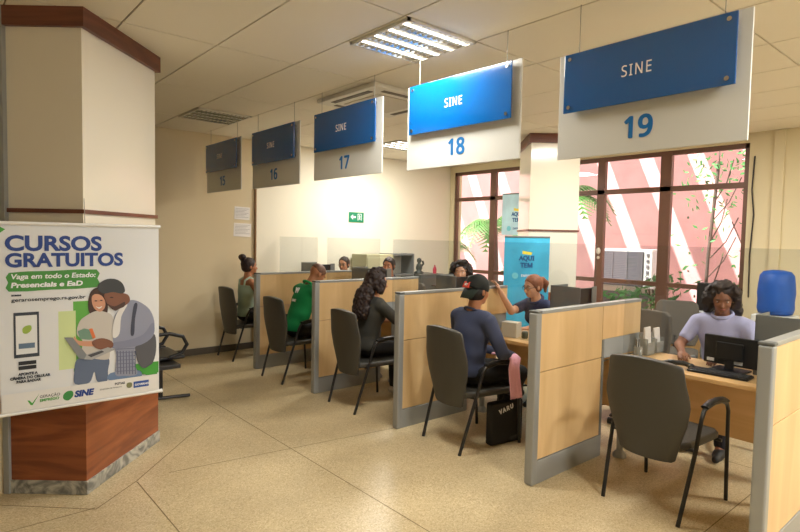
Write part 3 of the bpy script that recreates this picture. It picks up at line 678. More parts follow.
def person(label, loc, rz, skin='tan', top='shirt', top_col=(60, 60, 60), legs_col=(30, 32, 38), lean=0.0, side=0.0, hy=0.0, hp=0.0, s=1.0, arms=None, hair='short', hair_col=(36, 26, 22), fem=False,
           knees=None, feet=None, shoe_col=(30, 30, 32), seat=.475, group=None, glasses=False, lower=True, sleeve='short'):
    o = empty('person', loc, rz); tag(o, label, 'person', group)
    sk = mat('skin_' + skin, SKINS[skin], .55); tc = mat('cloth_%d_%d_%d' % top_col, top_col, .85, bump=.2, scale=300); lc = mat('cloth_%d_%d_%d' % legs_col, legs_col, .85, bump=.2, scale=300)
    pel = V3(0, 0, seat + .105 * s); up = V3(math.sin(lean) * math.cos(side), math.sin(side), math.cos(lean) * math.cos(side)); up /= np.linalg.norm(up)
    lf = V3(0, 1, 0) - up * up[1]; lf /= np.linalg.norm(lf); fw = np.cross(lf, up)
    sw = .165 * s if fem else .19 * s
    waist = pel + up * .15 * s - fw * .005; chest = pel + up * .31 * s; sho = pel + up * .43 * s; neck = pel + up * .49 * s; hb = pel + up * .545 * s + fw * .012
    TB = np.stack([fw, lf, up], 1)
    torso = [('e', pel, (.12 * s, .168 * s, .105 * s), None, .04), ('e', waist, (.10 * s, .125 * s if fem else .145 * s, .13 * s), TB, .05), ('e', chest, (.108 * s, .145 * s if fem else .168 * s, .15 * s), TB, .05),
             ('c', sho - lf * (sw - .05), sho + lf * (sw - .05), .058 * s, .058 * s, .05)]
    if fem: torso += [('e', chest + fw * .06 * s + lf * .065 * q, (.055 * s, .055 * s, .055 * s), None, .03) for q in (1, -1)]
    cy, sy = math.cos(hy), math.sin(hy); f0 = fw * cy + lf * sy; l0 = lf * cy - fw * sy; cp, sp = math.cos(hp), math.sin(hp)
    u0 = V3(*(up * .4 + V3(0, 0, 1) * .6)); u0 /= np.linalg.norm(u0); f0 = f0 - u0 * (f0 @ u0); f0 /= np.linalg.norm(f0); l0 = np.cross(u0, f0)
    f = f0 * cp - u0 * sp; u = u0 * cp + f0 * sp; l = l0; HB = np.stack([f, l, u], 1)
    H = hb + u * .10 * s + f * .012
    def h(a, b_, c): return H + (f * a + l * b_ + u * c) * s
    head = [('c', neck - up * .03, h(-.015, 0, -.05), .056 * s, .05 * s, .03), ('e', h(-.012, 0, .03), (.094 * s, .076 * s, .088 * s), HB, .02), ('e', h(.030, 0, -.035), (.060 * s, .056 * s, .068 * s), HB, .03),
            ('e', h(.062, 0, -.082), (.022 * s, .024 * s, .018 * s), HB, .02), ('c', h(.082, 0, .008), h(.104, 0, -.028), .008 * s, .0125 * s, .012), ('c', h(.074, .03, .028), h(.074, -.03, .028), .012 * s, .012 * s, .012),
            ('e', h(.078, 0, -.055), (.014 * s, .024 * s, .010 * s), HB, .01)]
    for q in (1, -1): head += [('e', h(-.008, q * .078, -.005), (.018 * s, .009 * s, .030 * s), HB, .006), ('e', h(.060, q * .036, -.022), (.022 * s, .020 * s, .022 * s), HB, .02)]
    legs = []; shoes = []; kn = []
    for q in (1, -1):
        if group == CG and not knees: knees = ((.37, .13, seat + .055), (.37, -.13, seat + .055)); feet = ((.30, .12, .085), (.26, -.12, .085))
        k_ = V3(.43 * s, q * .12, seat + .055) if not knees else V3(*knees[0 if q > 0 else 1]); a_ = V3(.45, q * .11, .085) if not feet else V3(*feet[0 if q > 0 else 1]); kn.append(k_)
        hip = pel + V3(.02, q * .09 * s, -.01)
        legs.append((hip, k_, a_))
        dr = V3(k_[0] - pel[0], k_[1] - pel[1], 0); dr /= np.linalg.norm(dr); dr = V3(1, .15 * q, 0) if a_[0] > 0.2 else dr
        shoes += [('c', a_ + V3(0, 0, -.03) - dr * .03, a_ + dr * .08 + V3(0, 0, -.045), .040, .038, .02), ('c', a_ + dr * .06 + V3(0, 0, -.05), a_ + dr * .16 + V3(0, 0, -.055), .037, .026, .02)]
    body = torso + head
    for hip, k_, a_ in legs: body += [('c', hip, k_, .078 * s, .052 * s, .03), ('c', k_, a_, .052 * s, .036 * s, .02), ('c', a_, a_ + V3(.1, 0, -.05), .03, .022, .02)]
    sleeves = []
    arms = arms or [((.10, .24, .72), (.33, .17, .74)), ((.10, -.24, .72), (.33, -.17, .74))]
    for q, ar in zip((1, -1), arms):
        S0 = sho + lf * q * (sw + .004) - up * .012; E0 = V3(*ar[0]); W0 = V3(*ar[1]); hd = V3(*ar[2]) if len(ar) > 2 else (W0 - E0); pd = V3(*ar[3]) if len(ar) > 3 else V3(0, 0, -1)
        rr = .046 if fem else .052
        body += [('c', S0, E0, rr * s, .038 * s, .02), ('c', E0, W0, .039 * s, .026 * s, .015)] + hand(W0, hd, pd, .98 * s, .7, -q)
        if sleeve == 'short': sleeves.append(('c', S0, S0 + (E0 - S0) * .62, (rr + .012) * s, .054 * s, .02))
        if sleeve == 'long': sleeves += [('c', S0, E0, (rr + .012) * s, .050 * s, .02), ('c', E0, W0 - (W0 - E0) * .06, .050 * s, .036 * s, .015)]
    surf('body', body, sk, o, vox=.008)
    g_ = .013 * s
    tor2 = []
    for p in torso: tor2.append(('e', p[1], tuple(v + g_ for v in p[2]), p[3], p[4]) if p[0] == 'e' else ('c', p[1], p[2], p[3] + g_, p[4] + g_, p[5]))
    hem = (pel + V3(0, 0, -.03), (0, 0, -1))
    if top == 'tank':
        tor2 = tor2[:-1] + tor2[-1:] ; cuts = [hem, (sho - up * .035, tuple(up))]
        surf('tank_top', tor2 + [('c', sho + lf * q * .085 * s - up * .08, sho + lf * q * .075 * s, .05, .05, .02) for q in (1, -1)], tc, o, .009, cuts)
        for q in (1, -1):
            x_ = MB(); x_.tube([tuple(sho + lf * q * .08 * s + fw * a + up * b_) for a, b_ in ((-.085, -.07), (-.075, .03), (0, .072), (.075, .03), (.1, -.07))], .014, n=8, flat=.5); x_.build('strap', tc, o)
    else:
        surf('shirt', tor2 + sleeves, tc, o, .009, [hem])
        if top == 'polo':
            x_ = MB(); pts = [tuple(neck + up * .012 + (fw * math.cos(t) * .07 + lf * math.sin(t) * .075) * s - up * .02 * math.cos(t)) for t in np.linspace(0, 2 * math.pi, 17)[:-1]]; x_.tube(pts, .012, n=8, closed=True, flat=1.3); x_.build('collar', tc, o)
        if top == 'tee':
            x_ = MB(); pts = [tuple(neck + up * -.01 + (fw * math.cos(t) * .068 + lf * math.sin(t) * .08) * s - up * .03 * math.cos(t)) for t in np.linspace(0, 2 * math.pi, 17)[:-1]]; x_.tube(pts, .010, n=8, closed=True); x_.build('neckband', tc, o)
    if lower:
        tr = [('e', pel, (.12 * s + g_ * .8, .168 * s + g_ * .8, .105 * s + g_ * .5), None, .04)]
        for hip, k_, a_ in legs: tr += [('c', hip, k_, .090 * s, .066 * s, .03), ('c', k_, a_ + V3(0, 0, .02), .064 * s, .050 * s, .02)]
        surf('trousers', tr, lc, o, .01, [(pel + V3(0, 0, .075), (0, 0, 1))])
        surf('shoe', shoes[:2], mat('shoe_%d' % shoe_col[0], shoe_col, .6), o, .008, [((0, 0, .004), (0, 0, -1))]); surf('shoe', shoes[2:], MATS['shoe_%d' % shoe_col[0]], o, .008, [((0, 0, .004), (0, 0, -1))])
    # face details
    for q in (1, -1):
        x_ = MB(); x_.ball(tuple(h(.070, q * .031, .006)), .0115 * s, n=10, m=8); x_.build('eye', EYEW, o)
        x_ = MB(); x_.ball(tuple(h(.0762, q * .031, .005)), .0076 * s, n=8, m=6); x_.build('iris', IRIS, o)
        x_ = MB(); x_.tube([tuple(h(.078, q * .048, .026)), tuple(h(.086, q * .032, .033)), tuple(h(.087, q * .016, .029))], .0038 * s, n=6); x_.build('eyebrow', BROW, o)
    x_ = MB(); x_.tube([tuple(h(.080, .022, -.056)), tuple(h(.0915, .008, -.053)), tuple(h(.0915, -.008, -.053)), tuple(h(.080, -.022, -.056))], .0055 * s, n=6); x_.build('lips', LIPS, o)
    if glasses:
        x_ = MB()
        for q in (1, -1): x_.tube([tuple(h(.094, q * .033 + .023 * math.cos(t), .004 + .017 * math.sin(t))) for t in np.linspace(0, 2 * math.pi, 13)[:-1]], .0026, n=6, closed=True); x_.tube([tuple(h(.092, q * .056, .008)), tuple(h(-.005, q * .086, .010))], .0026, n=6)
        x_.tube([tuple(h(.096, .010, .006)), tuple(h(.096, -.010, .006))], .0026, n=6); x_.build('glasses', BLACKP, o)
    hc = mat('hair_%d' % hair_col[0], hair_col, .6, noise=.25, scale=60, bump=.4)
    face_cut = lambda a, c, tilt=.35: (h(a, 0, c), tuple(f * 1 - u * tilt))
    capp = [('e', h(-.020, 0, .032), (.102 * s, .085 * s, .098 * s), HB, .0)]
    capp[0] = capp[0][:-1] + (.001,)
    if hair == 'shaved':
        capp = [('e', h(-.014, 0, .036), (.0975 * s, .0795 * s, .088 * s), HB, .001)]
        surf('hair', capp, hc, o, .006, [face_cut(.04, .03, .7), (h(0, 0, .01), tuple(-u - f * .3))])
    if hair == 'bun':
        surf('hair', capp + [('e', h(-.03, 0, -.03), (.075 * s, .07 * s, .05 * s), HB, .03), ('c', h(-.085, 0, .085), h(-.10, 0, .10), .03, .03, .02)] + [('e', h(-.105, .012 * k_, .12 + .01 * abs(k_)), (.048, .043, .040), None, .012) for k_ in (-1, 0, 1)], hc, o, .007, [face_cut(.030, .0, .52)], noise=(.004, 120))
    if hair == 'short':
        surf('hair', capp + [('e', h(-.04, 0, -.02), (.06 * s, .068 * s, .05 * s), HB, .03)], hc, o, .007, [face_cut(.030, .0, .52)], noise=(.007, 90))
    if hair == 'pony':
        surf('hair', capp + [('e', h(-.04, 0, -.02), (.06 * s, .070 * s, .05 * s), HB, .03), ('c', h(-.10, 0, .05), h(-.135, 0, .05), .026, .022, .015), ('c', h(-.135, 0, .05), h(-.175, 0, .0), .030, .034, .015), ('c', h(-.175, 0, 0), h(-.16, 0, -.09), .034, .012, .015)], hc, o, .007, [face_cut(.030, .0, .52)], noise=(.003, 110))
    if hair in ('curly', 'curlyback'):
        random.seed(len(label)); pr = list(capp)
        L = -.36 if hair == 'curly' else -.14
        for k_ in range(95 if hair == 'curly' else 56):
            t = random.random(); a = random.uniform(-2.0, 2.0); z = .09 + (L - .09) * t; rr = .088 + .02 * (1 - abs(t - .5) * 2)
            ca, sa = math.cos(a), math.sin(a); pz = H + (-f * ca * rr + l * sa * (rr + .005)) * s + u * min(z, .1) * s
            if z < -.08: pz = H + (-f * (abs(ca) * .07 + .085 + min(.03, -(z + .08) * .3)) + l * sa * .115) * s + up * z
            r_ = random.uniform(.028, .038); pr.append(('e', pz, (r_, r_, r_ * 1.2), None, .012))
        for k_ in range(10): pr.append(('e', h(random.uniform(-.06, .05), random.uniform(-.06, .06), .125), (.032, .032, .026), None, .02))
        if hair == 'curly': pr += [('c', H - f * .06, H - f * .115 - up * .16, .075, .085, .04), ('c', H - f * .115 - up * .16, H - f * .13 - up * .32, .085, .055, .04)]
        surf('hair', pr, hc, o, .008, [face_cut(.058, .0, .25) if hair == 'curly' else face_cut(.035, .0, .45)], noise=(.010, 80))
    if hair == 'capped':
        surf('hair', [('e', h(-.022, 0, -.005), (.088 * s, .083 * s, .085 * s), HB, .001)], hc, o, .007, [face_cut(.03, 0, .2)])
        K = mat('cap_black', (30, 34, 32), .8, bump=.2, scale=200)
        cp_ = surf('cap', [('e', h(-.012, 0, .035), (.108 * s, .090 * s, .108 * s), HB, .001)], K, o, .006, [(h(0, 0, .012), tuple(-u - f * .15))])
        x_ = MB(); vs = []; fs = []; nn = 13
        for j, (rr, dz, t_) in enumerate(((.100, .018, 0), (.125, -.02, 0), (.150, -.062, 0))):
            for i in range(nn):
                a = -1.0 + 2.0 * i / (nn - 1); ww = [.085, .078, .066][j]
                vs.append(h(-(rr - .03 * a * a + (0 if j < 2 else 0)), math.sin(a * 1.15) * ww / .9, dz - .006 * a * a)); 
        for j in range(2):
            for i in range(nn - 1): q_ = j * nn + i; fs.append((q_, q_ + 1, q_ + nn + 1, q_ + nn))
        x_.add([tuple(v) for v in vs], fs, True); v_ = x_.build('cap_visor', mat('cap_green', (28, 42, 34), .8), o); sd = v_.modifiers.new('thick', 'SOLIDIFY'); sd.thickness = .005
        Tm = face_T(tuple(h(-.1195, .012, .045)), tuple(-l), tuple(u + f * .35)); c_ = MB(); c_.box(-.036, .036, -.026, .026, -.012, .002, T=Tm); pt = c_.build('cap_patch', mat('patch_red', (214, 74, 60), .7), o, bevel=.004)
        text_obj('patch_lettering', 'NY', .04, WHITEL, o, face_T(tuple(h(-.1225, .012, .045)), tuple(-l), tuple(u + f * .35)), .001, .001)
    return o, dict(H=H, f=f, l=l, u=u, chest=chest, up=up, fw=fw, lf=lf, sho=sho)
VG = 'visitors seated at the counters'; CG = 'clerks behind the counters'
pA, fA = person('man in green polo shirt with shaved head seated on visitor chair', (3.26, 5.655, 0), 0, 'olive', 'polo', (8, 136, 76), (30, 32, 34), lean=.36, hy=-.1, hp=.55, s=1.04, hair='shaved', hair_col=(112, 78, 62), seat=.475, group=VG,
    arms=[((.36, .26, .80), (.60, .12, .785)), ((.34, -.27, .78), (.60, -.12, .785))], feet=[(.40, .12, .085), (.30, -.13, .085)], knees=[(.46, .12, .53), (.44, -.13, .53)])
T = face_T(tuple(fA['chest'] - fA['fw'] * .118 + fA['up'] * .06), tuple(-fA['lf']), tuple(fA['up']))
text_obj('back_print', 'W', .13, WHITEL, pA, T @ Matrix.Translation((0, .02, .012)), .002, .002); text_obj('back_print', 'SINE', .06, WHITEL, pA, T @ Matrix.Translation((0, -.10, .012)), .002, .001)
pB, fB = person('woman with hair bun, pale green tank top and dark trousers, by far wall', (3.30, 7.02, 0), 0, 'olive', 'tank', (168, 190, 172), (28, 32, 44), lean=.02, hy=-.12, hp=.02, s=.98, hair='bun', hair_col=(44, 28, 24), fem=True, seat=.475, group=VG, sleeve='none',
    arms=[((.10, .25, .76), (.30, .18, .66)), ((.12, -.25, .76), (.32, -.16, .66))], feet=[(.46, .10, .085), (.50, -.12, .085)])
pC, fC = person('visitor with long curly dark hair and charcoal tee leaning on the desk', (3.30, 4.34, 0), R(-4), 'tan', 'tee', (62, 62, 58), (26, 26, 28), lean=.16, hy=-.25, hp=.05, s=.97, hair='curly', hair_col=(40, 26, 24), fem=True, seat=.475, group=VG,
    arms=[((.26, .24, .78), (.55, .14, .775)), ((.26, -.27, .77), (.54, -.18, .775))], feet=[(.42, .10, .085), (.50, -.16, .085)], shoe_col=(190, 186, 180))
pD, fD = person('visitor in black backward cap and navy jacket seated at counter 18', (3.35, 3.03, 0), R(-8), 'olive', 'tee', (62, 70, 98), (24, 25, 28), lean=.08, hy=.02, hp=.08, s=1.0, hair='capped', hair_col=(22, 18, 18), seat=.475, group=VG, sleeve='long',
    arms=[((.12, .29, .75), (.38, .12, .68)), ((.10, -.29, .76), (.36, -.14, .68))], feet=[(.44, .02, .085), (.20, -.16, .085)], knees=[(.46, .10, .54), (.42, -.16, .54)], shoe_col=(54, 52, 50))
pE, fE = person('clerk with auburn ponytail and navy shirt, hand on the partition end', (4.92, 3.38, 0), R(176), 'fair', 'polo', (52, 58, 92), (30, 32, 40), lean=.36, hy=-.15, hp=.05, s=.97, hair='pony', hair_col=(142, 86, 58), fem=True, seat=.485, group=CG, glasses=True,
    arms=[((.22, .25, .80), (.42, .12, .78)), ((.46, -.07, .93), (.60, -.10, 1.13), (.15, -.35, .8), (.6, -.4, -.4))])
pF, fF = person('clerk with glasses and dark hair at the furthest counter', (4.95, 7.04, 0), R(180), 'tan', 'tee', (215, 205, 200), (30, 32, 40), lean=.06, hy=.55, hp=.05, s=.97, hair='short', hair_col=(44, 32, 28), fem=True, seat=.485, group=CG, glasses=True, arms=[((.08, .24, .75), (.24, .13, .66)), ((.08, -.24, .75), (.24, -.13, .66))])
pG, fG = person('clerk whose forehead and dark hair show above the wide monitor', (5.0, 6.02, 0), R(180), 'olive', 'tee', (70, 74, 84), (30, 32, 40), lean=.05, hy=.5, hp=.05, s=1.0, hair='short', hair_col=(46, 32, 26), seat=.49, group=CG, arms=[((.08, .24, .75), (.24, .13, .66)), ((.08, -.24, .75), (.24, -.13, .66))])
pH, fH = person('clerk with dark curly hair beside the black cap', (4.98, 4.62, 0), R(180), 'fair', 'tee', (60, 60, 70), (30, 32, 40), lean=.06, hy=.6, hp=.0, s=1.0, hair='curlyback', hair_col=(34, 24, 22), fem=True, seat=.485, group=CG)
pI, fI = person('clerk in lavender shirt with dark hair behind the black monitor', (4.93, 1.69, 0), R(180), 'brown', 'polo', (186, 186, 222), (40, 42, 56), lean=.10, hy=.35, hp=.30, s=.98, hair='curlyback', hair_col=(40, 26, 26), seat=.485, group=CG,
    arms=[((.18, .27, .80), (.42, .15, .785)), ((.18, -.27, .80), (.42, -.15, .785))])

# ------------------------------------------------------------------ banner hanging in front of the left column
BX, BY = .31, 3.79
bn = empty('hanging_banner', (BX, BY, .60)); tag(bn, 'large hanging banner reading CURSOS GRATUITOS in front of the left column', 'banner')
BW, BH = .855, 1.085
x = MB(); x.box(0, BW, -.002, .002, 0.008, BH - .008); x.build('fabric', mat('banner_white', (222, 224, 226), .5), bn)
x = MB(); x.cyl((-.01, 0, 0), (BW + .012, 0, 0), .011, n=12); x.cyl((BW + .012, 0, 0), (BW + .02, 0, 0), .013, n=12); x.build('bottom_rod', mat('rod_white', (235, 235, 232), .35), bn)
x = MB(); x.cyl((-.01, 0, BH), (BW + .01, 0, BH), .011, n=12); x.build('top_rod', MATS['rod_white'], bn)
x = MB(); x.cyl((.43, .0, BH), (.43, .02, BH + .16), .002, n=6); x.build('cord', WIRE, bn)
def bp(cx, cy, ox=55, oy=270, k=4.09):
    r = M @ Vector((ox + cx / k - 400, -(oy + cy / k - 266), -556.08)); t = BY / r.y
    return (r.x * t - BX, 1.65 + r.z * t - .60)
def smooth(pts, n=4):
    N = len(pts); o = []
    for i in range(N):
        p0, p1, p2, p3 = [Vector(pts[(i + j) % N]) for j in (-1, 0, 1, 2)]
        for k in range(n):
            t = k / n; o.append(.5 * ((2 * p1) + (-p0 + p2) * t + (2 * p0 - 5 * p1 + 4 * p2 - p3) * t * t + (-p0 + 3 * p1 - 3 * p2 + p3) * t ** 3))
    return o
LAY = [0]
def art(name, pts, col, sm=True, tr=True, **kw):
    LAY[0] += 1; q = [bp(*p, **kw) for p in pts] if tr else pts
    if sm: q = [tuple(v) for v in smooth([(a, c) for a, c in q])]
    y = -.0022 - .00012 * LAY[0]; x = MB(); x.add([(a, y, c) for a, c in q], [tuple(range(len(q)))])
    me = x.build(name, mat('print_%d_%d_%d' % col, col, .5), bn); return me
def rect(x0, z0, x1, z1): return [(x0, z0), (x1, z0), (x1, z1), (x0, z1)]
NAVY = (28, 62, 138); GRN = (66, 156, 52)
art('green_block', rect(.362, .20, .449, .625), (96, 172, 66), False, False)
art('pale_green_block', rect(.285, .22, .375, .57), (206, 222, 160), False, False)
art('green_corner', rect(.70, .125, .852, .20), GRN, False, False)
art('title_band', smooth([(.046, .70), (.25, .702), (.49, .706), (.494, .76), (.49, .815), (.25, .812), (.048, .806), (.044, .75)], 2), (70, 146, 58), False, False)
art('green_leaf', [(.0, 1.02), (.035, 1.05), (.0, 1.07)], GRN, False, False)
def bt(name, body, x, z, size, m, bold=0.0, sx=1.0, shear=0.0, rot=0.0, fit=None):
    LAY[0] += 1; T = face_T((x, -.0024 - .00012 * LAY[0], z), (1, 0, 0)) @ Matrix.Rotation(rot, 4, 'Z')
    o = text_obj(name, body, size, m, bn, T, .0003, bold, 'LEFT', sx, shear, plain=True)
    if fit:
        w = max(v.co.x for v in o.data.vertices) - x; o.data.transform(Matrix.Translation((x, 0, 0)) @ Matrix.Diagonal((fit / w, 1, 1, 1)) @ Matrix.Translation((-x, 0, 0)))
    return o
NAVYM = mat('print_navy', NAVY, .5); DKM = mat('print_dark', (50, 56, 66), .5)
bt('title', 'CURSOS', .030, .968, .118, NAVYM, .0042, 1.0, fit=.49); bt('title', 'GRATUITOS', .030, .872, .108, NAVYM, .004, 1.0, fit=.61)
bt('subtitle', 'Vaga em todo o Estado:', .055, .782, .040, WHITEL, .0010, .90, .15, fit=.43); bt('subtitle', 'Presenciais e EaD', .055, .733, .040, WHITEL, .0016, .95, .12, fit=.36)
bt('web_address', 'acesse', .058, .678, .018, DKM, .001); bt('web_address', 'gerarosemprego.rs.gov.br', .058, .650, .028, DKM, .0006, 1.0, fit=.37)
art('phone', smooth(rect(.066, .318, .188, .578), 1), (52, 58, 68), False, False); art('phone_screen', rect(.076, .338, .178, .560), (226, 228, 228), False, False)
art('phone_logo', [(.11, .46), (.13, .455), (.15, .475), (.148, .50), (.125, .50), (.108, .485)], (150, 178, 70), True, False); art('phone_button', rect(.088, .37, .166, .40), (92, 116, 142), False, False)
art('store_badge', rect(.086, .275, .172, .297), (30, 32, 36), False, False); art('store_badge', rect(.086, .248, .172, .270), (30, 32, 36), False, False)
for i, t_ in enumerate(('APONTE A', 'CÂMERA DO CELULAR', 'PARA BAIXAR')):
    bt('caption', t_, (.085, .045, .075)[i], .222 - i * .021, .020, DKM, .0012, .95)
# the printed couple
SKW = (206, 150, 120); SKM = (128, 82, 60)
art('woman_hair', [(140, 175), (135, 130), (145, 90), (170, 72), (200, 85), (215, 130), (212, 180), (190, 200), (165, 195)], (66, 40, 30))
art('woman_jeans', [(90, 365), (150, 355), (218, 360), (216, 410), (212, 452), (172, 455), (160, 415), (140, 460), (82, 466), (78, 420)], (94, 108, 134))
art('woman_shirt', [(88, 260), (100, 210), (130, 185), (165, 168), (200, 170), (235, 190), (240, 260), (225, 330), (215, 365), (150, 360), (110, 345), (112, 290)], (198, 192, 184))
art('woman_arm', [(80, 270), (95, 288), (150, 290), (190, 285), (215, 290), (214, 305), (160, 312), (100, 308), (78, 290)], SKW)
art('woman_face', [(150, 110), (165, 98), (190, 105), (205, 130), (202, 155), (185, 170), (165, 162), (152, 140)], SKW)
art('folder', [(92, 250), (118, 238), (150, 245), (160, 280), (140, 285), (102, 282)], (112, 148, 128), False)
art('orange_book', [(138, 240), (152, 238), (166, 275), (154, 282)], (212, 112, 60), False)
art('man_jeans', [(228, 420), (300, 415), (345, 410), (345, 438), (222, 450)], (104, 128, 164))
art('man_bag', [(330, 300), (380, 270), (408, 265), (412, 330), (395, 385), (360, 400), (335, 370)], (84, 84, 90))
art('man_shirt', [(240, 200), (262, 160), (300, 125), (340, 128), (385, 160), (405, 210), (400, 260), (370, 290), (330, 310), (322, 370), (335, 425), (280, 432), (245, 425), (250, 350), (236, 290)], (142, 146, 166))
for i in range(7): art('shirt_stripe', [(252 + i * 12, 330), (256 + i * 12, 330), (258 + i * 12, 425), (254 + i * 12, 425)], (96, 102, 126), False)
for i in range(7): art('shirt_stripe', [(250, 322 + i * 15), (325, 318 + i * 15), (325, 321 + i * 15), (250, 325 + i * 15)], (104, 108, 132), False)
art('man_undershirt', [(238, 215), (262, 160), (295, 140), (270, 190), (262, 260), (236, 275)], (220, 218, 216))
art('man_strap', [(322, 140), (336, 140), (326, 200), (322, 262), (308, 262), (312, 200)], (62, 66, 84))
art('man_sleeve', [(232, 298), (300, 285), (360, 262), (396, 215), (406, 240), (395, 275), (350, 305), (280, 318), (235, 320)], (128, 132, 154))
art('man_hand', [(150, 292), (190, 278), (230, 290), (236, 312), (205, 326), (165, 318)], SKM)
art('woman_smile', [(165, 148), (178, 152), (192, 147), (180, 158)], (236, 232, 226)); art('woman_eye', [(160, 126), (166, 123), (172, 126), (166, 128)], (60, 40, 34)); art('woman_eye', [(182, 124), (188, 121), (194, 124), (188, 126)], (60, 40, 34))
art('man_face', [(200, 100), (225, 88), (262, 92), (296, 100), (305, 125), (285, 145), (262, 155), (245, 165), (225, 150), (208, 130)], SKM)
art('man_beard', [(212, 138), (240, 148), (262, 140), (284, 130), (282, 148), (262, 158), (245, 166), (225, 154)], (74, 50, 42)); art('man_glance', [(222, 112), (230, 109), (238, 112), (230, 114)], (50, 34, 28))
art('man_cap', [(172, 72), (185, 50), (215, 36), (250, 38), (275, 55), (285, 85), (270, 96), (235, 90), (200, 96), (180, 86)], (58, 60, 62))
art('laptop_lid', [(36, 275), (72, 276), (134, 352), (128, 364), (98, 362)], (128, 132, 134), False)
art('laptop_base', [(128, 345), (215, 315), (245, 324), (150, 366), (118, 364)], (166, 166, 166), False)
art('laptop_keys', [(132, 347), (190, 328), (200, 334), (146, 356)], (70, 70, 74), False)
art('green_ribbon', [(322, 392), (360, 405), (400, 380), (416, 378), (416, 428), (370, 428)], GRN, False)
art('footer_strip', rect(0.004, .012, BW - .004, .118), (226, 224, 220), False, False)
art('check_mark', [(.125, .068), (.135, .066), (.148, .048), (.185, .100), (.150, .036), (.14, .038)], GRN, False, False)
bt('footer_text', 'GERAÇÃO', .185, .078, .022, DKM, .0002); bt('footer_text', 'EMPREGO', .185, .056, .022, mat('print_green', GRN, .5), .0008)
art('sine_emblem', [(.305, .045), (.33, .032), (.355, .055), (.352, .085), (.325, .088), (.305, .07)], (58, 140, 66), True, False)
bt('footer_logo', 'SINE', .362, .062, .050, NAVYM, .003, 1.0, .2)
bt('footer_text', 'FGTAS', .585, .090, .020, DKM, .0006); bt('footer_text', 'SECRETARIA DE TRABALHO', .50, .068, .010, DKM)
art('crest', [(.655, .06), (.67, .052), (.685, .06), (.685, .082), (.67, .088), (.655, .082)], (122, 124, 84), True, False)
art('blue_logo', rect(.695, .048, .788, .088), (38, 78, 158), False, False); bt('footer_text', 'GOVERNO', .702, .066, .018, WHITEL, .0006)

# ------------------------------------------------------------------ AQUI TEM banners
def aqui(name, P0, P1, z0, z1, lab, tcol, white_foot):
    P0 = Vector(P0); P1 = Vector(P1); d = (P1 - P0); w = d.length; a = math.atan2(d.y, d.x); o = empty(name, (P0.x, P0.y, z0), a); hh = z1 - z0; tag(o, lab, 'banner')
    m = mat('aqui_blue', (64, 178, 218), .45, noise=.2, scale=3.5)
    x = MB(); x.box(0, w, -.003, .003, 0, hh); x.build('fabric', m if not white_foot else mat('aqui_pale', (190, 226, 240), .45, noise=.2, scale=3), o)
    x = MB(); x.cyl((0, 0, hh), (w, 0, hh), .012, n=10); x.build('top_rail', GREYP, o)
    k = w / .57; zc = hh - .27 * k - (.05 if white_foot else 0)
    x = MB(); x.add([(.40 * w, -.004, zc + .095 * k), (.62 * w, -.004, zc + .075 * k), (.60 * w, -.004, zc + .04 * k), (.40 * w, -.004, zc + .055 * k)], [(0, 1, 2, 3)]); x.build('yellow_mark', mat('aqui_yellow', (240, 220, 70), .5), o)
    for t_, dz in (('AQUI', 0), ('TEM', -.09)): text_obj('lettering', t_, .115 * k, mat('aqui_navy', (14, 84, 140), .5), o, face_T((w * .5, -.0045, zc + dz * k), (1, 0, 0)), .0004, 0, fat=.005)
    x = MB(); x.lathe([(.04 * k, 0), (.04 * k, .002)], n=20, T=face_T((w * .25, -.006, zc - .22 * k), (1, 0, 0))); x.build('emblem', mat('aqui_light', (120, 205, 220), .5), o)
    text_obj('lettering', 'EMPREGO', .06 * k, WHITEL if not white_foot else MATS['aqui_navy'], o, face_T((w * .55, -.0045, zc - .22 * k), (1, 0, 0)), .0004, .001)
    return o
o = aqui('roll_up_banner', (5.17, 4.16), (5.58, 3.82), .04, 1.68, 'blue AQUI TEM roll-up banner behind the ponytail clerk', None, False)
x = MB(); x.box(-.02, .55, -.10, .10, -.04, 0); x.build('base', ALU, o, bevel=.01); x = MB(); x.cyl((.27, .02, 0), (.27, .02, 1.63), .01, n=8); x.build('pole', ALU, o)
aqui('hanging_banner', (7.52, 6.12), (7.52, 5.50), 1.72, 2.41, 'small pale AQUI TEM banner hung in the left window beside the column', None, True)

# ------------------------------------------------------------------ far wall: exit sign, papers
o = empty('exit_sign', (5.26, YF - .012, 1.875)); tag(o, 'green emergency exit sign with white arrow on the far wall', 'sign')
x = MB(); x.box(0, .30, 0, .01, 0, .165); x.build('board', mat('exit_green', (16, 130, 92), .4), o, bevel=.002)
x = MB(); x.add([(a, -.001, c) for a, c in ((.03, .085), (.08, .13), (.08, .10), (.135, .10), (.135, .07), (.08, .07), (.08, .04))], [tuple(range(7))]); x.build('arrow', WHITEL, o)
x = MB(); x.box(.175, .185, -.0015, 0, .03, .14); x.box(.245, .255, -.0015, 0, .03, .14); x.box(.175, .255, -.0015, 0, .132, .142)
x.add([(a, -.0015, c) for a, c in ((.205, .118), (.222, .118), (.222, .104), (.232, .09), (.224, .085), (.222, .07), (.236, .045), (.228, .04), (.214, .062), (.204, .04), (.194, .044), (.206, .072), (.205, .095), (.196, .088), (.192, .094), (.204, .106))], [tuple(range(16))]); x.build('running_figure', WHITEL, o)
PAPER = mat('paper', (232, 228, 224), .7); INK = mat('print_grey', (170, 166, 164), .7)
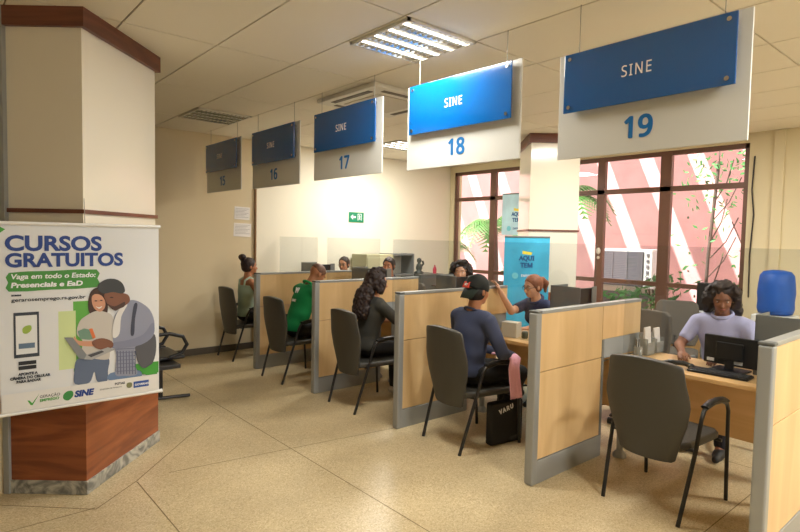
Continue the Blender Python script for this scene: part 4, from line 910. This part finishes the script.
for (x0, x1, z0, z1, lb) in ((3.29, 3.56, 1.85, 2.03, 'upper white printed paper pinned on the far wall'), (3.28, 3.58, 1.61, 1.80, 'lower white printed paper pinned on the far wall')):
    o = empty('notice_paper', ((x0 + x1) / 2, YF - .003, (z0 + z1) / 2)); tag(o, lb, 'paper', 'papers on the far wall'); w = (x1 - x0) / 2 - .02; q = (z1 - z0) / 2
    x = MB(); x.box(-w, w, 0, .002, -q, q, T=Matrix.Rotation(R(2), 4, 'Y')); x.build('sheet', PAPER, o)
    x = MB()
    for i in range(7): x.box(-w + .02, w - .02 - .03 * (i % 3), -.0006, 0, q - .03 - i * .02, q - .025 - i * .02)
    x.build('text_lines', INK, o)

# ------------------------------------------------------------------ back of the office by the far wall
def cabinet(x0, x1, y0, y1, h_, col, name, lb, ndr):
    o = empty(name, ((x0 + x1) / 2, (y0 + y1) / 2, 0)); w = (x1 - x0) / 2; d = (y1 - y0) / 2; m = mat('cab_%d_%d_%d' % col, col, .5)
    x = MB(); x.box(-w, w, -d, d, 0, h_); x.build('body', m, o, bevel=.006)
    for i in range(ndr):
        z = .05 + i * (h_ - .08) / ndr; x = MB(); x.box(-w + .015, w - .015, -d - .012, -d, z, z + (h_ - .08) / ndr - .02); g_ = x.build('drawer', m, o, bevel=.004)
        x = MB(); x.box(-.05, .05, -d - .03, -d - .012, z + .14, z + .16); x.build('handle', CHROME, g_)
    return tag(o, lb, 'cabinet')
cabinet(5.30, 5.86, 7.0, 7.4, 1.36, (176, 172, 138), 'filing_cabinet', 'olive beige filing cabinet against the far wall', 4)
cabinet(6.40, 6.92, 6.9, 7.35, 1.02, (92, 94, 92), 'low_cabinet', 'dark grey low cabinet carrying a figurine by the far wall', 3)
o = empty('metal_shelf', (6.1, 7.2, 0)); x = MB()
x.box(-.24, .24, .15, .17, .02, 1.36); x.build('back_panel', mat('pale_panel', (206, 204, 196), .6), o)
for z in (.3, .65, 1.0, 1.34): x = MB(); x.box(-.24, .24, -.15, .17, z, z + .025); x.build('shelf', GREYP, o)
for sx_ in (-.235, .235): x = MB(); x.box(sx_ - .012, sx_ + .012, -.16, .17, 0, 1.37); x.build('side_frame', GREYP, o)
tag(o, 'grey open metal shelf beside the olive cabinet', 'shelf')
DG = mat('dark_figurine', (60, 66, 62), .5)
x = MB(); x.lathe([(.08, 0), (.085, .03), (.04, .05), (.06, .10), (.045, .16), (.022, .18), (.045, .22), (.035, .26), (.002, .275)], n=14); x.tube([(.05, 0, .12), (.10, 0, .17), (.08, 0, .22)], .018); tag(x.build('figurine', DG, loc=(6.52, 7.1, 1.02)), 'small dark figurine on the dark grey cabinet', 'figurine')
x = MB(); x.lathe([(.032, 0), (.034, .08), (.02, .11), (.012, .125), (.012, .15)], n=14); tag(x.build('bottle', mat('red_bottle', (190, 50, 74), .35), loc=(6.82, 7.02, 1.02)), 'small red bottle on the right end of the dark grey cabinet', 'bottle')

# ------------------------------------------------------------------ things on the desks
DZ = .743
CLEARP = mat('holder_clear', (190, 194, 190), .15, trans=.5, alpha=.75)
def holder(x_, y_, lb, n, hgt=.2):
    o = empty('leaflet_holder', (x_, y_, DZ)); x = MB(); x.box(-.06, .06, -.04, .04, 0, .006); x.box(-.06, .06, .03, .036, 0, hgt * .8); x.box(-.06, .06, -.04, -.036, 0, hgt * .45); x.box(-.062, -.058, -.04, .036, 0, hgt * .6); x.box(.058, .062, -.04, .036, 0, hgt * .6); x.build('case', CLEARP, o)
    for i in range(n): x = MB(); x.box(-.05, .05, -.02 + i * .014, -.017 + i * .014, .008, hgt - .02 * (i % 2), T=Matrix.Rotation(R(-4 + 3 * i), 4, 'X')); x.build('leaflet', PAPER, o)
    tag(o, lb, 'leaflet holder')
holder(4.42, 2.08, 'clear holder with upright white leaflets on the nearest desk', 3, .22)
holder(4.58, 2.08, 'second clear leaflet holder, deeper on the nearest desk', 3, .2)
holder(4.25, 4.80, 'clear holder of leaflets in front of the curly-haired visitor', 4, .2)
o = empty('pen_cup', (4.22, 2.05, DZ)); x = MB(); x.lathe([(.032, 0), (.036, .09), (.033, .09), (.03, .006)], n=16); x.build('cup', CLEARP, o)
for i in range(4): x = MB(); x.cyl((.01 * (i - 1.5), 0, .01), (.022 * (i - 1.5), .01 * (i % 2), .15), .004, n=6); x.build('pen', [BLACKP, WHITEP][i % 2], o)
tag(o, 'clear cup of pens on the left end of the nearest desk', 'pen cup')
o = empty('keyboard', (4.16, 1.44, DZ), R(2)); x = MB(); x.box(-.07, .07, -.19, .19, 0, .016); x.build('base', BLACKP, o, bevel=.004)
x = MB()
for i in range(5):
    for j in range(15): x.box(-.058 + i * .024, -.038 + i * .024, -.18 + j * .0245, -.159 + j * .0245, .016, .021)
x.build('keys', mat('key_black', (44, 44, 46), .5), o); tag(o, 'black keyboard in front of the black monitor', 'keyboard')
o = empty('telephone_handset', (4.14, 1.72, DZ), R(20)); x = MB(); x.tube([(0, -.09, .02), (0, -.05, .035), (0, .05, .035), (0, .09, .02)], .018); x.ball((0, -.09, .02), .026, sc=(1, 1, .75)); x.ball((0, .09, .02), .026, sc=(1, 1, .75)); x.build('handset', BLACKP, o); tag(o, 'black handset lying left of the keyboard', 'handset')
x = MB(); x.lathe([(.022, 0), (.025, .01), (.025, .07), (.010, .10), (.009, .13), (.001, .135)], n=14); tag(x.build('bottle', mat('grey_bottle', (130, 134, 132), .3), loc=(4.13, 1.13, DZ)), 'small grey pump bottle at the right end of the nearest desk', 'bottle')
x = MB(); x.box(-.06, .06, -.075, .075, 0, .14); tag(x.build('paper_box', mat('box_cream', (214, 206, 190), .6), bevel=.004, loc=(4.14, 3.22, DZ), rot=(0, 0, R(15))), 'cream box on the desk beside the cap wearer', 'box')
x = MB(); x.lathe([(.025, 0), (.03, .01), (.03, .05), (.024, .062), (.001, .064)], n=14); tag(x.build('cup', mat('olive_pot', (82, 84, 60), .4), loc=(4.17, 3.09, DZ)), 'small olive pot right of the cream box', 'cup')
x = MB(); x.ball((0, 0, .016), .05, sc=(1, .62, .32)); tag(x.build('computer_mouse', BLACKP, loc=(4.28, 3.02, DZ), rot=(0, 0, R(40))), 'black computer mouse on the desk before the ponytail clerk', 'computer mouse')
x = MB(); x.lathe([(.028, 0), (.036, .09), (.033, .09), (.026, .005)], n=16); tag(x.build('cup', mat('pink_cup', (214, 80, 100), .4), loc=(4.42, 3.46, DZ)), 'pink-red cup beside the partition in front of the ponytail clerk', 'cup')
o = empty('document_printer', (4.34, 5.00 - .42, DZ)) if False else None
x = MB(); x.box(-.08, .08, -.06, .06, 0, .12); tag(x.build('paper_box', mat('box_grey', (170, 170, 164), .6), bevel=.004, loc=(4.12, 4.62, DZ)), 'small grey box beside the leaflets at the curly-haired visitor', 'box')

# pink cloth over the chair arm and the lettered bag of the visitor with the cap
rz = R(-8); bx, by = 3.09, 3.07
def cw(x_, y_, z_): return (bx + x_ * math.cos(rz) - y_ * math.sin(rz), by + x_ * math.sin(rz) + y_ * math.cos(rz), z_)
path = [(0.500, -.06, .70), (0.490, -.14, .705), (0.480, -.22, .715), (0.475, -.275, .722), (0.480, -.31, .70), (.455, -.325, .64), (.46, -.33, .55), (.47, -.335, .46), (.475, -.335, .40)]
vs = []; fs = []; nn = 9
for i, p in enumerate(path):
    for k in range(nn):
        u = -1 + 2 * k / (nn - 1); wv = .008 * math.sin(k * 2.3 + i * .6); hw = .045 + .02 * i / 8
        vs.append(cw(p[0] + u * hw, p[1] + (wv if i > 4 else 0), p[2] + (abs(wv) if i <= 4 else 0)))
for i in range(len(path) - 1):
    for k in range(nn - 1): a = i * nn + k; fs.append((a, a + 1, a + nn + 1, a + nn))
x = MB(); x.add(vs, fs, True); o = x.build('pink_cloth', mat('pink_fabric', (246, 186, 212), .85, bump=.3, scale=90)); sd = o.modifiers.new('thick', 'SOLIDIFY'); sd.thickness = .008; tag(o, 'pink cloth draped over the arm of the cap wearer\'s chair', 'cloth')
o = empty('tote_bag', cw(.50, -.19, 0), rz); x = MB(); x.prism([(-.17, -.04), (.17, -.04), (.17, .04), (-.17, .04)], 0, .345); x.build('body', mat('bag_black', (22, 22, 24), .7, bump=.3, scale=30), o, bevel=.02, seg=3)
x = MB(); x.tube([(-.08, 0, .35), (-.06, 0, .45), (.06, 0, .45), (.08, 0, .35)], .007); x.build('handle', BLACKP, o)
text_obj('lettering', 'VARU', .07, WHITEL, o, face_T((-.02, -.0415, .285), (1, 0, .25), (-.25, 0, 1)), .001, .003, spacing=1.3); tag(o, 'black bag with white letters on the floor by the cap wearer\'s legs', 'bag')
